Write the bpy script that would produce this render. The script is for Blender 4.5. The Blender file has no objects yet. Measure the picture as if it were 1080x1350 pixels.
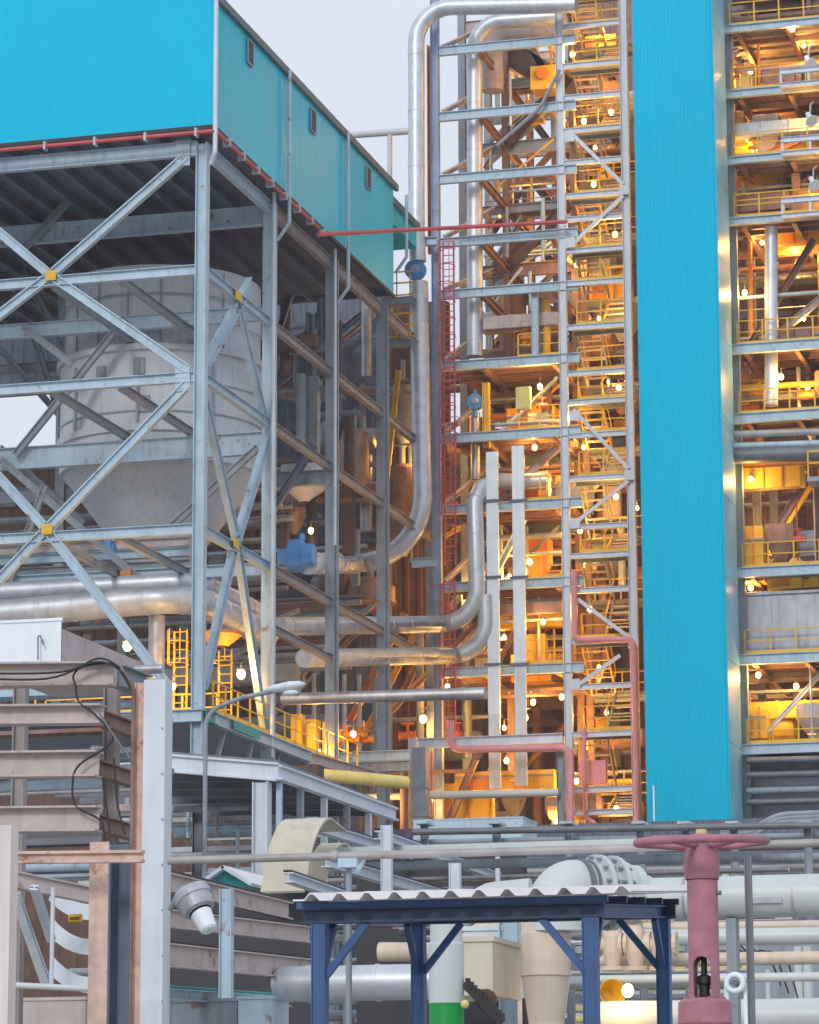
import bpy, math, random
from mathutils import Vector as V, Matrix
random.seed(11)
scene = bpy.context.scene
col = scene.collection
# ------------------------------------------------------------------ camera
F, PITCH, HEAD, ROLL = 4285.75, 11.313, 15.146, -0.233
CAM = V((0, 0, 1.7))
_h, _p, _r = map(math.radians, (HEAD, PITCH, ROLL))
fw = V((-math.sin(_h)*math.cos(_p), math.cos(_h)*math.cos(_p), math.sin(_p)))
r0 = V((math.cos(_h), math.sin(_h), 0)); u0 = r0.cross(fw)
rt = math.cos(_r)*r0 + math.sin(_r)*u0; up = -math.sin(_r)*r0 + math.cos(_r)*u0
cd = bpy.data.cameras.new('camera'); cam = bpy.data.objects.new('camera', cd); col.objects.link(cam)
cd.sensor_fit = 'HORIZONTAL'; cd.sensor_width = 36; cd.lens = 36*F/1080
cd.clip_start = .5; cd.clip_end = 3000
cam.matrix_world = Matrix(((rt.x, up.x, -fw.x, CAM.x), (rt.y, up.y, -fw.y, CAM.y), (rt.z, up.z, -fw.z, CAM.z), (0, 0, 0, 1)))
scene.camera = cam
# ------------------------------------------------------------------ light
SUN_EL, SUN_AZ = 29, -4          # soft evening light through thin cloud, from behind the camera
w = bpy.data.worlds.new('World'); scene.world = w; w.use_nodes = True
nt = w.node_tree; nt.nodes.clear()
out = nt.nodes.new('ShaderNodeOutputWorld'); bg = nt.nodes.new('ShaderNodeBackground'); bg.inputs[1].default_value = .11
sky = nt.nodes.new('ShaderNodeTexSky'); sky.sky_type = 'NISHITA'; sky.sun_disc = False
sky.sun_elevation = math.radians(SUN_EL); sky.sun_rotation = math.radians(180+SUN_AZ); sky.dust_density = 3; sky.ozone_density = 2
mixn = nt.nodes.new('ShaderNodeMixRGB'); mixn.inputs[0].default_value = .86      # cloud cover
tc = nt.nodes.new('ShaderNodeTexCoord'); nz = nt.nodes.new('ShaderNodeTexNoise'); nz.inputs['Scale'].default_value = 2.2; nz.inputs['Detail'].default_value = 5
cr = nt.nodes.new('ShaderNodeValToRGB')
cr.color_ramp.elements[0].position = .3; cr.color_ramp.elements[0].color = (7.0, 7.6, 8.5, 1)
cr.color_ramp.elements[1].position = .7; cr.color_ramp.elements[1].color = (7.9, 8.3, 9.1, 1)
L = nt.links.new
L(tc.outputs['Generated'], nz.inputs['Vector']); L(nz.outputs['Fac'], cr.inputs[0])
L(sky.outputs[0], mixn.inputs[1]); L(cr.outputs[0], mixn.inputs[2]); L(mixn.outputs[0], bg.inputs[0]); L(bg.outputs[0], out.inputs[0])
sd = bpy.data.lights.new('sun', 'SUN'); sd.energy = 1.15; sd.angle = math.radians(12); sd.color = (1, .95, .9)
sun = bpy.data.objects.new('sun', sd); col.objects.link(sun)
az = math.radians(180-SUN_AZ)
sdir = V((math.sin(math.radians(SUN_AZ)), -math.cos(math.radians(SUN_AZ)), math.tan(math.radians(SUN_EL))))
sun.rotation_euler = sdir.to_track_quat('Z', 'Y').to_euler(); sun.location = (0, 0, 80)
vs = scene.view_settings; vs.view_transform = 'Standard'; vs.look = 'None'; vs.gamma = 1; vs.exposure = 0.0
scene.cycles.max_bounces = 6; scene.cycles.diffuse_bounces = 3; scene.cycles.glossy_bounces = 3
scene.cycles.sample_clamp_indirect = 4
LAMP_W = 215
# ------------------------------------------------------------------ pixel rays onto real planes of the plant grid
def ray(px, py):
    return (rt*((px-540)/F) + up*((675-py)/F) + fw)
def PY(px, py, y): d = ray(px, py); return CAM + d*((y-CAM.y)/d.y)
def PX(px, py, x): d = ray(px, py); return CAM + d*((x-CAM.x)/d.x)
def PP(y, *pts): return [PY(a, b, y) for a, b in pts]
# ------------------------------------------------------------------ materials
M = {}
def mat(name, c, rough=.6, metal=0, var=.18, streak=.25, dirt=(.09, .06, .045), rust=0., scale=1.5, bump=0.):
    m = bpy.data.materials.new(name); m.use_nodes = True; t = m.node_tree; n = t.nodes; l = t.links.new
    b = n['Principled BSDF']; b.inputs['Roughness'].default_value = rough; b.inputs['Metallic'].default_value = metal
    g = n.new('ShaderNodeNewGeometry')
    a = n.new('ShaderNodeTexNoise'); a.inputs['Scale'].default_value = scale; a.inputs['Detail'].default_value = 6; l(g.outputs['Position'], a.inputs['Vector'])
    mp = n.new('ShaderNodeMapping'); mp.inputs['Scale'].default_value = (3.5, 3.5, .25); l(g.outputs['Position'], mp.inputs['Vector'])
    s = n.new('ShaderNodeTexNoise'); s.inputs['Scale'].default_value = 1.7; s.inputs['Detail'].default_value = 5; l(mp.outputs[0], s.inputs['Vector'])
    hv = n.new('ShaderNodeHueSaturation'); hv.inputs['Color'].default_value = (*c, 1)
    mr = n.new('ShaderNodeMapRange'); mr.inputs[1].default_value = .3; mr.inputs[2].default_value = .7; mr.inputs[3].default_value = 1-var; mr.inputs[4].default_value = 1+var
    l(a.outputs['Fac'], mr.inputs[0]); l(mr.outputs[0], hv.inputs['Value'])
    mx = n.new('ShaderNodeMixRGB'); mx.inputs[2].default_value = (*dirt, 1)
    m2 = n.new('ShaderNodeMapRange'); m2.inputs[1].default_value = .5; m2.inputs[2].default_value = .8; m2.inputs[3].default_value = 0; m2.inputs[4].default_value = streak
    l(s.outputs['Fac'], m2.inputs[0]); l(m2.outputs[0], mx.inputs[0]); l(hv.outputs[0], mx.inputs[1])
    last = mx
    if rust > 0:
        r = n.new('ShaderNodeTexNoise'); r.inputs['Scale'].default_value = 2.6; r.inputs['Detail'].default_value = 9; r.inputs['Roughness'].default_value = .65; l(g.outputs['Position'], r.inputs['Vector'])
        m3 = n.new('ShaderNodeMapRange'); m3.inputs[1].default_value = .62-.25*rust; m3.inputs[2].default_value = .7-.2*rust; m3.inputs[4].default_value = .8
        l(r.outputs['Fac'], m3.inputs[0])
        x3 = n.new('ShaderNodeMixRGB'); x3.inputs[2].default_value = (.25, .1, .045, 1); l(m3.outputs[0], x3.inputs[0]); l(mx.outputs[0], x3.inputs[1]); last = x3
    l(last.outputs[0], b.inputs['Base Color'])
    mr4 = n.new('ShaderNodeMapRange'); mr4.inputs[3].default_value = max(.05, rough-.12); mr4.inputs[4].default_value = min(1, rough+.15)
    l(a.outputs['Fac'], mr4.inputs[0]); l(mr4.outputs[0], b.inputs['Roughness'])
    if bump:
        bp = n.new('ShaderNodeBump'); bp.inputs['Strength'].default_value = bump; bp.inputs['Distance'].default_value = .05
        l(a.outputs['Fac'], bp.inputs['Height']); l(bp.outputs[0], b.inputs['Normal'])
    M[name] = m; return m
mat('steel', (.43, .57, .68), .5, .0, .10, .3, rust=.05)
mat('steel_pale', (.64, .70, .78), .5, 0, .08, .25, rust=.0)
mat('steel_dull', (.28, .33, .39), .6, 0, .15, .4, rust=.07)
mat('steel_dark_shaded', (.12, .15, .22), .6, 0, .25, .4)  # bluish dark of the shaded interior is put into this colour
mat('steel_blue', (.33, .42, .60), .5, 0, .15, .3, rust=.1)
mat('brown', (.29, .185, .16), .7, 0, .25, .5, rust=.3)
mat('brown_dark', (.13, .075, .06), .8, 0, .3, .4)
mat('rust_pink', (.53, .46, .45), .7, 0, .12, .4, dirt=(.25, .15, .12), rust=.12, scale=3)
mat('steel_rusty', (.32, .29, .29), .65, 0, .2, .4, rust=.12)
mat('rust_peach', (.68, .50, .43), .8, 0, .16, .3, dirt=(.35, .22, .2), rust=.16, scale=7, bump=.3)
mat('cyan', (.0, .52, .78), .6, 0, .04, .10, dirt=(.0, .3, .42), scale=.15)
M['cyan'].node_tree.nodes['Principled BSDF'].inputs['Specular IOR Level'].default_value = .15
mat('cyan_side', (.0, .56, .74), .35, .0, .08, .45, dirt=(.10, .28, .34), scale=.22)
M['cyan_side'].node_tree.nodes['Principled BSDF'].inputs['Specular IOR Level'].default_value = .3
mat('cyan_gloss', (.26, .60, .78), .38, .0, .2, .3, dirt=(.3, .33, .38), scale=.35)
mat('roof_edge', (.12, .16, .19), .5, 0)
mat('silver', (.62, .67, .74), .42, .5, .12, .25, dirt=(.22, .2, .2), scale=2)
mat('silver_dull', (.5, .5, .52), .45, .7, .2, .45, dirt=(.2, .15, .13), scale=2)
mat('vessel', (.56, .60, .66), .6, .0, .05, .4, dirt=(.26, .26, .28), rust=.0, scale=.5)
mat('tank_grey', (.42, .44, .5), .5, .3, .2, .75, dirt=(.2, .2, .25))
mat('white', (.80, .89, .97), .45, 0, .06, .15)
mat('white_pipe', (.56, .62, .63), .4, 0, .06, .18, dirt=(.4, .36, .3))
mat('beige', (.60, .56, .46), .6, 0, .08, .25)
mat('cream', (.66, .56, .46), .5, 0, .12, .3, dirt=(.35, .2, .1))
mat('yellow', (.80, .47, .02), .5, 0, .15, .25, dirt=(.25, .12, .03))
mat('yellow_pale', (.75, .62, .20), .5, 0, .1, .25)
mat('orange', (.70, .25, .03), .6, 0, .2, .3)
mat('red', (.55, .09, .10), .5, 0, .15, .3)
mat('pink', (.72, .30, .33), .5, 0, .12, .25)
mat('pink_valve', (.42, .175, .23), .55, 0, .16, .4, dirt=(.22, .12, .13), rust=.06, scale=9, bump=.25)
mat('blue_paint', (.035, .10, .27), .5, 0, .2, .4, rust=.05, dirt=(.04, .05, .09), scale=4)
mat('blue_dark', (.03, .055, .12), .55, 0, .2, .3, scale=4)
mat('blue_valve', (.09, .30, .66), .45, 0, .15, .2)
mat('teal', (.02, .35, .34), .6)
mat('green', (.0, .30, .06), .45, 0, .06, .1)
mat('black', (.025, .024, .028), .6, 0, .2, .1)
mat('grey_pipe', (.38, .37, .37), .5, .1, .15, .3)
mat('dark_pipe', (.17, .18, .21), .5, .2, .2, .3)
mat('copper_brown', (.34, .21, .16), .5, .3, .25, .4)
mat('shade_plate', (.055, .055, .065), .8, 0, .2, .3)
mat('post_white', (.78, .73, .71), .5, 0, .06, .2)
mat('concrete', (.32, .31, .29), .9, 0, .15, .3, scale=.3)
mat('sheet_white', (.82, .80, .82), .6, 0, .05, .12)
def emit(name, c, s):
    m = bpy.data.materials.new(name); m.use_nodes = True; b = m.node_tree.nodes['Principled BSDF']
    b.inputs['Base Color'].default_value = (.9, .8, .6, 1); b.inputs['Emission Color'].default_value = (*c, 1); b.inputs['Emission Strength'].default_value = s
    M[name] = m
emit('glow', (1, .62, .2), 11); emit('glow_white', (1, .85, .6), 10)
# ------------------------------------------------------------------ mesh builder
Z = V((0, 0, 1)); X = V((1, 0, 0)); Yv = V((0, 1, 0))
class MB:
    def __init__(s): s.v = []; s.f = []; s.sm = []
    def add(s, vs, fs, smooth=False):
        o = len(s.v); s.v += [V(a) for a in vs]
        for f in fs: s.f.append(tuple(i+o for i in f)); s.sm.append(smooth)
        return s
    def obox(s, c, a, b, d):           # centre and three half-axis vectors
        c = V(c); vs = [c+i*a+j*b+k*d for i in (-1, 1) for j in (-1, 1) for k in (-1, 1)]
        return s.add(vs, [(0, 1, 3, 2), (4, 6, 7, 5), (0, 4, 5, 1), (2, 3, 7, 6), (0, 2, 6, 4), (1, 5, 7, 3)])
    def box(s, x0, x1, y0, y1, z0, z1):
        return s.obox(((x0+x1)/2, (y0+y1)/2, (z0+z1)/2), X*((x1-x0)/2), Yv*((y1-y0)/2), Z*((z1-z0)/2))
    def frame_axes(s, p0, p1, side=None):
        d = (V(p1)-V(p0)); ln = d.length; d = d/ln
        if side is None: side = Yv if abs(d.y) < .7 else X
        u = side.cross(d)
        u.normalize(); sd = d.cross(u).normalized()
        return d, sd, u, ln
    def bar(s, p0, p1, w, h, side=None):   # w along side axis, h across
        p0, p1 = V(p0), V(p1); d, sd, u, ln = s.frame_axes(p0, p1, side)
        return s.obox((p0+p1)/2, d*(ln/2), sd*(w/2), u*(h/2))
    def ibar(s, p0, p1, w, h, side=None, t=None):   # web across 'side', flanges at +-h/2
        p0, p1 = V(p0), V(p1); d, sd, u, ln = s.frame_axes(p0, p1, side); c = (p0+p1)/2; t = t or max(.012, h*.07)
        s.obox(c+u*(h/2-t/2), d*(ln/2), sd*(w/2), u*(t/2)); s.obox(c-u*(h/2-t/2), d*(ln/2), sd*(w/2), u*(t/2))
        return s.obox(c, d*(ln/2), sd*(t*.4), u*(h/2-t))
    def cyl(s, p0, p1, r, r1=None, n=14, cap=True):
        p0, p1 = V(p0), V(p1); r1 = r if r1 is None else r1; d = (p1-p0).normalized()
        a = d.orthogonal().normalized(); b = d.cross(a); vs = []
        for p, q in ((p0, r), (p1, r1)):
            vs += [p+a*(q*math.cos(2*math.pi*i/n))+b*(q*math.sin(2*math.pi*i/n)) for i in range(n)]
        s.add(vs, [(i, (i+1) % n, n+(i+1) % n, n+i) for i in range(n)], True)
        if cap: s.add(vs, [tuple(range(n-1, -1, -1)), tuple(range(n, 2*n))])
        return s
    def lathe(s, p0, ax, prof, n=24):      # prof: (along, radius)
        p0 = V(p0); d = V(ax).normalized(); a = d.orthogonal().normalized(); b = d.cross(a); vs = []
        for t, r in prof: vs += [p0+d*t+a*(max(r, .001)*math.cos(2*math.pi*i/n))+b*(max(r, .001)*math.sin(2*math.pi*i/n)) for i in range(n)]
        fs = [(k*n+i, k*n+(i+1) % n, (k+1)*n+(i+1) % n, (k+1)*n+i) for k in range(len(prof)-1) for i in range(n)]
        for j, f in enumerate(fs):
            k = j//n; s_ = abs(prof[k+1][1]-prof[k][1]) < 1.2*abs(prof[k+1][0]-prof[k][0])+1e-6
            s.add([vs[i] for i in f], [(0, 1, 2, 3)], s_)
        return s
    def tube(s, pts, r, bend=0, n=12, band=0, cap=True, closed=False):
        pts = [V(p) for p in pts]
        if bend:
            q = [pts[0]]
            for i in range(1, len(pts)-1):
                a, b, c = pts[i-1], pts[i], pts[i+1]; d1 = (a-b).normalized(); d2 = (c-b).normalized()
                ang = d1.angle(d2); t = min(bend/math.tan(ang/2), (a-b).length*.49, (c-b).length*.49); rr = t*math.tan(ang/2)
                if ang > 3.1: q.append(b); continue
                cen = b+(d1+d2).normalized()*(rr/math.sin(ang/2)); s0 = b+d1*t-cen; s1 = b+d2*t-cen
                k = max(3, int((math.pi-ang)/.18))
                for j in range(k+1):
                    th = s0.angle(s1); f_ = j/k; q.append(cen+(s0*math.sin((1-f_)*th)+s1*math.sin(f_*th))/max(1e-6, math.sin(th)))
            q.append(pts[-1]); pts = q
        N = len(pts); rings = []; a = None
        for i, p in enumerate(pts):
            t = (pts[(i+1) % N]-pts[i-1]) if closed else (pts[min(i+1, N-1)]-pts[max(i-1, 0)])
            if t.length < 1e-6: t = V((0, 0, 1))
            t.normalize()
            if a is None: a = t.orthogonal().normalized()
            a = (a-t*a.dot(t)).normalized(); b = t.cross(a)
            rings.append([p+a*(r*math.cos(2*math.pi*k/n))+b*(r*math.sin(2*math.pi*k/n)) for k in range(n)])
        vs = [v for g in rings for v in g]; R = N if closed else N-1
        s.add(vs, [(i*n+k, i*n+(k+1) % n, ((i+1) % N)*n+(k+1) % n, ((i+1) % N)*n+k) for i in range(R) for k in range(n)], True)
        if cap and not closed: s.add(vs, [tuple(range(n-1, -1, -1)), tuple(range((N-1)*n, N*n))])
        if band:
            acc = band*.4
            for i in range(N-1):
                d = pts[i+1]-pts[i]; ln = d.length
                if ln < 1e-5: continue
                d = d/ln; pos = acc
                while pos < ln:
                    c = pts[i]+d*pos; s.cyl(c-d*.02, c+d*.02, r*1.035+.004, n=n); pos += band
                acc = pos-ln
        return s
    def sphere(s, c, r, n=14, m=8, sc=(1, 1, 1)):
        c = V(c); vs = []; fs = []
        for j in range(m+1):
            t = math.pi*j/m
            for i in range(n):
                q = 2*math.pi*i/n; vs.append(c+V((sc[0]*r*math.sin(t)*math.cos(q), sc[1]*r*math.sin(t)*math.sin(q), sc[2]*r*math.cos(t))))
        for j in range(m):
            for i in range(n): fs.append((j*n+i, j*n+(i+1) % n, (j+1)*n+(i+1) % n, (j+1)*n+i))
        return s.add(vs, fs, True)
    def build(s, name, m, parent=None, label=None):
        me = bpy.data.meshes.new(name); loc = V((0, 0, 0))
        if parent is not None: loc = WL[parent.name]
        else:
            xs = [v.x for v in s.v]; ys = [v.y for v in s.v]; loc = V(((min(xs)+max(xs))/2, (min(ys)+max(ys))/2, min(v.z for v in s.v)))
        me.from_pydata([v-loc for v in s.v], [], s.f); me.polygons.foreach_set('use_smooth', s.sm); me.update()
        me.materials.append(M[m]); o = bpy.data.objects.new(name, me); col.objects.link(o)
        if parent is not None: o.parent = parent; WL[o.name] = loc
        else: o.location = loc; WL[o.name] = loc
        if label: o['label'] = label
        return o
WL = {}
def thing(name, label, cat, loc=(0, 0, 0), group=None):
    o = bpy.data.objects.new(name, None); col.objects.link(o); o.location = loc; o.empty_display_size = .3
    WL[o.name] = V(loc); o['label'] = label; o['category'] = cat
    if group: o['group'] = group
    return o
def tag(o, label, cat, group=None):
    o['label'] = label; o['category'] = cat
    if group: o['group'] = group
    return o
def struct(o): o['kind'] = 'structure'; return o
ORD = 'first second third fourth fifth sixth seventh eighth ninth tenth eleventh twelfth thirteenth fourteenth fifteenth sixteenth seventeenth eighteenth nineteenth twentieth'.split()
ORD += ['twenty-'+o for o in ORD[:9]]
NUM = 'one two three four five six seven eight nine ten eleven twelve'.split()
def pipe(label, m, pts, r, bend=0, band=0, n=14, cat='pipe', name='pipe', group=None):
    return tag(MB().tube(pts, r, bend, n, band).build(name, m), label, cat, group)

# ------------------------------------------------------------------ setting
g = MB(); g.add([(-1500, -200, 0), (1500, -200, 0), (1500, 2500, 0), (-1500, 2500, 0)], [(0, 1, 2, 3)]); struct(g.build('ground', 'concrete'))

Y0 = 105.0                      # front face of the raised blue building
YT = 135.0                      # front face of the lit tower
XC = PY(265, 500, Y0).x         # side face of the raised building
def zl(px, py, y=Y0): return PY(px, py, y).z
# ================================================================== raised cyan building
def wall_ribs(p0, p1, ztop0, ztop1, z0, z1, pitch, dep, nrm):
    # corrugated sheet from p0 to p1 (horizontal), top/bottom heights interpolated
    d = (p1-p0); L_ = d.length; d.normalize(); n_ = max(1, int(L_/pitch)); vs = []; fs = []
    pr = []
    for i in range(n_):
        b = i*L_/n_; s_ = L_/n_
        pr += [(b, 0), (b+s_*.5, 0), (b+s_*.62, 1), (b+s_*.88, 1)]
    pr.append((L_, 0))
    for t, k in pr:
        q = p0+d*t+nrm*(dep*k); f = t/L_
        vs += [V((q.x, q.y, z0+(z1-z0)*f)), V((q.x, q.y, ztop0+(ztop1-ztop0)*f))]
    for i in range(len(pr)-1): fs.append((2*i, 2*i+2, 2*i+3, 2*i+1))
    return vs, fs
def building():
    zb = PY(280, 172, Y0).z                      # wall bottom
    xr_ = PY(281, 172, Y0-.6).x                  # wall side plane (overhangs the frame)
    yf = Y0-.6
    ze = PY(287, -6, yf).z                       # eave
    ye = PX(519, 390, xr_).y                     # far end of side wall
    t = thing('clad_building', 'large bright cyan ribbed metal building raised on the grey steel frame at upper left', 'building', (xr_-8, yf+8, zb))
    xl = xr_-24
    m = MB(); m.add(*wall_ribs(V((xl, yf, 0)), V((xr_, yf, 0)), ze+7, ze, zb, zb, .3, .010, V((0, -1, 0)))); m.build('front_wall', 'cyan', t)
    m = MB(); m.add(*wall_ribs(V((xr_, yf, 0)), V((xr_, ye, 0)), ze, ze, zb, zb, .3, .009, V((1, 0, 0)))); m.build('side_wall', 'cyan_side', t, 'reflective teal side wall streaked with pale stains')
    m = MB(); m.box(xl, xr_-.1, ye, ye+.2, zb, ze-.3); m.box(xl, xl+.2, yf+.1, ye-.1, zb, ze); m.build('back_wall', 'steel_dark_shaded', t)
    # small set-back end bay
    m = MB(); m.box(xr_-3, xr_-.35, ye+.2, ye+5.2, zb+3.5, ze-.35); m.build('end_bay', 'cyan_side', t)
    m = MB(); m.box(xr_+.0, xr_+.16, yf-.1, ye+.3, ze-.16, ze+.12); m.box(xr_-.28, xr_-.2, ye+.3, ye+5.3, ze-.5, ze-.2); m.build('gutter', 'roof_edge', t)
    m = MB(); m.add([(xl, yf-.1, ze+7), (xr_, yf-.1, ze+.08), (xr_, ye, ze+.08), (xl, ye, ze+7), (xl, yf-.1, ze+7.2), (xr_, yf-.1, ze+.28), (xr_, ye, ze+.28), (xl, ye, ze+7.2)],
        [(0, 1, 2, 3), (4, 7, 6, 5), (0, 4, 5, 1), (1, 5, 6, 2), (2, 6, 7, 3), (3, 7, 4, 0)]); m.build('roof', 'roof_edge', t)
    m = MB(); m.box(xl, xr_+.06, yf-.08, yf+.05, zb-.14, zb-.003); m.box(xr_-.05, xr_+.08, yf+.06, ye, zb-.14, zb-.003); m.build('bottom_flashing', 'black', t)
    # underside: deck sheet and joists, darkened in colour for the shade
    m = MB(); m.box(xl, xr_-.2, yf+.3, ye, zb+.25, zb+.3); m.build('floor_deck', 'steel_dark_shaded', t)
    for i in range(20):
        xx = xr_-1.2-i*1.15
        j = MB().ibar((xx, yf+.5, zb+.02), (xx, ye-.3, zb+.02), .16, .34); j.build('floor_joist', 'steel_dark_shaded', t)
    for (px, py) in ((328, 70), (411, 160), (484, 235)):
        c = PX(px, py, xr_); m = MB(); m.box(xr_-.05, xr_+.075, c.y-.28, c.y+.28, c.z-.42, c.z+.42); wn = m.build('window', 'black', t)
        f = MB()
        for a in (-1, 1):
            f.box(xr_+.02, xr_+.1, c.y+a*.31-.03, c.y+a*.31+.03, c.z-.45, c.z+.45); f.box(xr_+.02, xr_+.1, c.y-.28, c.y+.28, c.z+a*.45-.03, c.z+a*.45+.03)
        f.build('frame', 'steel_dull', wn)
    # downpipes
    for (px, pt, pb, kk) in ((375.5, 95, 285, 0), (453, 185, 370, 1), (530, 262, 330, 2)):
        c = PX(px, pt, xr_); b = PX(px, pb, xr_); m = MB().tube([(xr_+.2, c.y, ze), (xr_+.2, c.y, b.z-.3), (xr_-.3, c.y+.1, b.z-.9)], .07, .15, 10)
        m.build('downpipe', 'steel', t)
    p = PY(286, 0, yf-.12); q = PY(286, 200, yf-.12)
    m = MB().tube([(xr_+.12, yf-.12, ze+.1), (xr_+.12, yf-.12, q.z), (xr_-.1, yf+.1, q.z-.35)], .085, .1, 10); m.build('downpipe', 'steel_pale', t)
    return t, xr_, yf, zb, ye, ze
BT, XR, YF, ZB, YE, ZE = building()
# red fire pipe under the wall edge with brackets
t = thing('fire_pipe', 'thin red pipe bracketed along the bottom edge of the cyan building', 'pipe', (XR, YF, ZB-.4))
zz = ZB-.3
pe = PX(517, 395, XR+.15)
MB().tube([(XR-24, YF-.22, zz), (XR+.15, YF-.22, zz), (XR+.15, PX(420, 308, XR+.15).y, zz)], .075, .25, 10).build('run', 'red', t)
for i in range(12): MB().box(XR-.6-i*1.9, XR-.52-i*1.9, YF-.3, YF-.02, zz-.14, zz+.16).build('bracket', 'steel', t)
for i in range(8): MB().box(XR-.05, XR+.25, YF+1.2+i*1.7, YF+1.28+i*1.7, zz-.14, zz+.16).build('bracket', 'steel', t)

# ================================================================== steel frame carrying it
SF = thing('steel_frame', 'tall grey braced steel frame with diagonals carrying the cyan building', 'steel frame', (XC, Y0, 0))
ZTOP = ZB-.45
ys = [Y0, PX(354, 600, XC).y, PX(437, 600, XC).y, PX(504, 600, XC).y, PX(504, 600, XC).y+8]
lev = [PY(255, 196, Y0).z, PY(255, 356, Y0).z, PY(255, 497, Y0).z, PY(255, 697, Y0).z]
zpl = PY(262, 935, Y0).z
BAY = XC-PY(66, 363, Y0).x; XL = XC-2*BAY
for i, y in enumerate(ys):
    for x in (XC, XL):
        m = MB().ibar((x, y, 0), (x, y, ZTOP), .40, .40, X if i else Yv)
        if x == XC and i: m.bar((x+.26, y-.05, 0), (x+.26, y-.05, ZTOP), .1, .1)
        m.build('column', 'steel' if i < 2 else 'steel_dull', SF)
for k, z in enumerate(lev):
    h = .52 if k == 0 else .36
    MB().ibar((XL-12, Y0+.02, z), (XC-.2, Y0+.02, z), .26, h).build('beam', 'steel', SF)
    for y0, y1 in zip(ys[:-1], ys[1:]):
        MB().ibar((XC+.02, y0+.2, z), (XC+.02, y1-.2, z), .24, h*.92).build('beam', 'steel' if y0 < ys[1] else 'steel_rusty', SF)
MB().ibar((XC, ys[1]+.2, PX(365, 832, XC).z), (XC, ys[2]-.2, PX(365, 832, XC).z), .24, .3).build('beam', 'steel_rusty', SF)
for y, pts in ((ys[1], (( -20, 600, 585),)), (ys[2], ((-20, 440, 420),))):
    for (a, b, c) in pts: pass
for (yq, px, a, b, r_, lab) in ((ys[1], 363, 255, 1000, .07, 'long pale drain pipe strapped to the second column of the left frame'), (ys[2], 444, 330, 720, .06, 'pale drain pipe strapped to the third column of the left frame')):
    p = PX(px, 500, XC+.32); pipe(lab, 'steel_pale', [V((XC+.34, p.y-.3, PX(px, a, XC+.34).z)), V((XC+.34, p.y-.3, PX(px, b, XC+.34).z))], r_)
# deep plate girders across inner rows
for (ya, py, h) in ((ys[1], 590, .85), (ys[1], 420, .55), (ys[1], 292, .75), (ys[2], 640, .6), (ys[2], 470, .4), (ys[1], 755, .45)):
    z = PY(250, py, ya).z
    MB().ibar((XL-12, ya+.03, z), (XC-.2, ya+.03, z), .3, h, t=.03).build('girder', 'steel' if ya == ys[1] else 'steel_dull', SF)
for (y_, seg) in ((Y0, [((246, 206), (67, 363)), ((246, 486), (67, 363)), ((-20, 290), (67, 363)), ((-110, 500), (67, 363)), ((246, 508), (62, 698)), ((-110, 510), (62, 698)), ((62, 698), (-110, 880)), ((62, 698), (222, 905))]),):
    for a, b in seg:
        MB().ibar(PY(*a, y_), PY(*b, y_), .24, .33, t=.05).build('diagonal', 'steel', SF)
for a, b in (((330, 372), (272, 478)), ((311, 398), (350, 560)), ((354, 575), (312, 712)), ((268, 520), (312, 712)), ((310, 715), (268, 905)), ((312, 715), (352, 985))):
    MB().ibar(PX(*a, XC), PX(*b, XC), .22, .42, X, t=.05).build('diagonal', 'steel', SF)
# inner cross bracing seen through the bays
for (ya, a, b) in ((ys[1], (30, 430), (95, 480)), (ys[1], (0, 800), (60, 640)), (ys[1], (165, 420), (20, 600)), (ys[2], (110, 690), (0, 590)), (ys[2], (40, 430), (110, 640)), (ys[1], (0, 605), (180, 760)), (ys[1], (340, 590), (220, 700)), (ys[2], (200, 290), (260, 350)), (ys[1], (95, 260), (30, 330)), (ys[2], (20, 340), (120, 520)), (ys[2], (0, 460), (90, 560))):
    MB().ibar(PY(*a, ya-.3), PY(*b, ya-.3), .2, .26, t=.04).build('diagonal', 'steel_dull', SF)
for (px, py) in ((67, 363), (62, 698)):
    c = PY(px, py, Y0-.165); m = MB().box(c.x-.2, c.x+.2, c.y-.03, c.y, c.z-.18, c.z+.18); [m.cyl((c.x-.13+.13*i, c.y-.03, c.z-.1+.2*j), (c.x-.13+.13*i, c.y-.05, c.z-.1+.2*j), .022, n=6) for i in range(3) for j in range(2)]; m.build('splice_plate', 'yellow', SF)
for (px, py) in ((314, 390), (311, 716)):
    c = PX(px, py, XC+.16); MB().box(c.x, c.x+.03, c.y-.3, c.y+.3, c.z-.17, c.z+.17).build('splice_plate', 'yellow', SF)
for (px, py) in ((247, 200), (247, 497)):
    c = PY(px, py, Y0-.06); m = MB().box(c.x-.45, c.x+.1, c.y-.012, c.y+.012, c.z-.5, c.z+.45); [m.cyl((c.x-.38+.12*i, c.y-.012, c.z-.4+.2*j), (c.x-.38+.12*i, c.y-.04, c.z-.4+.2*j), .03, n=6) for i in range(4) for j in range(5)]; m.build('gusset_plate', 'steel', SF)
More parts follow.
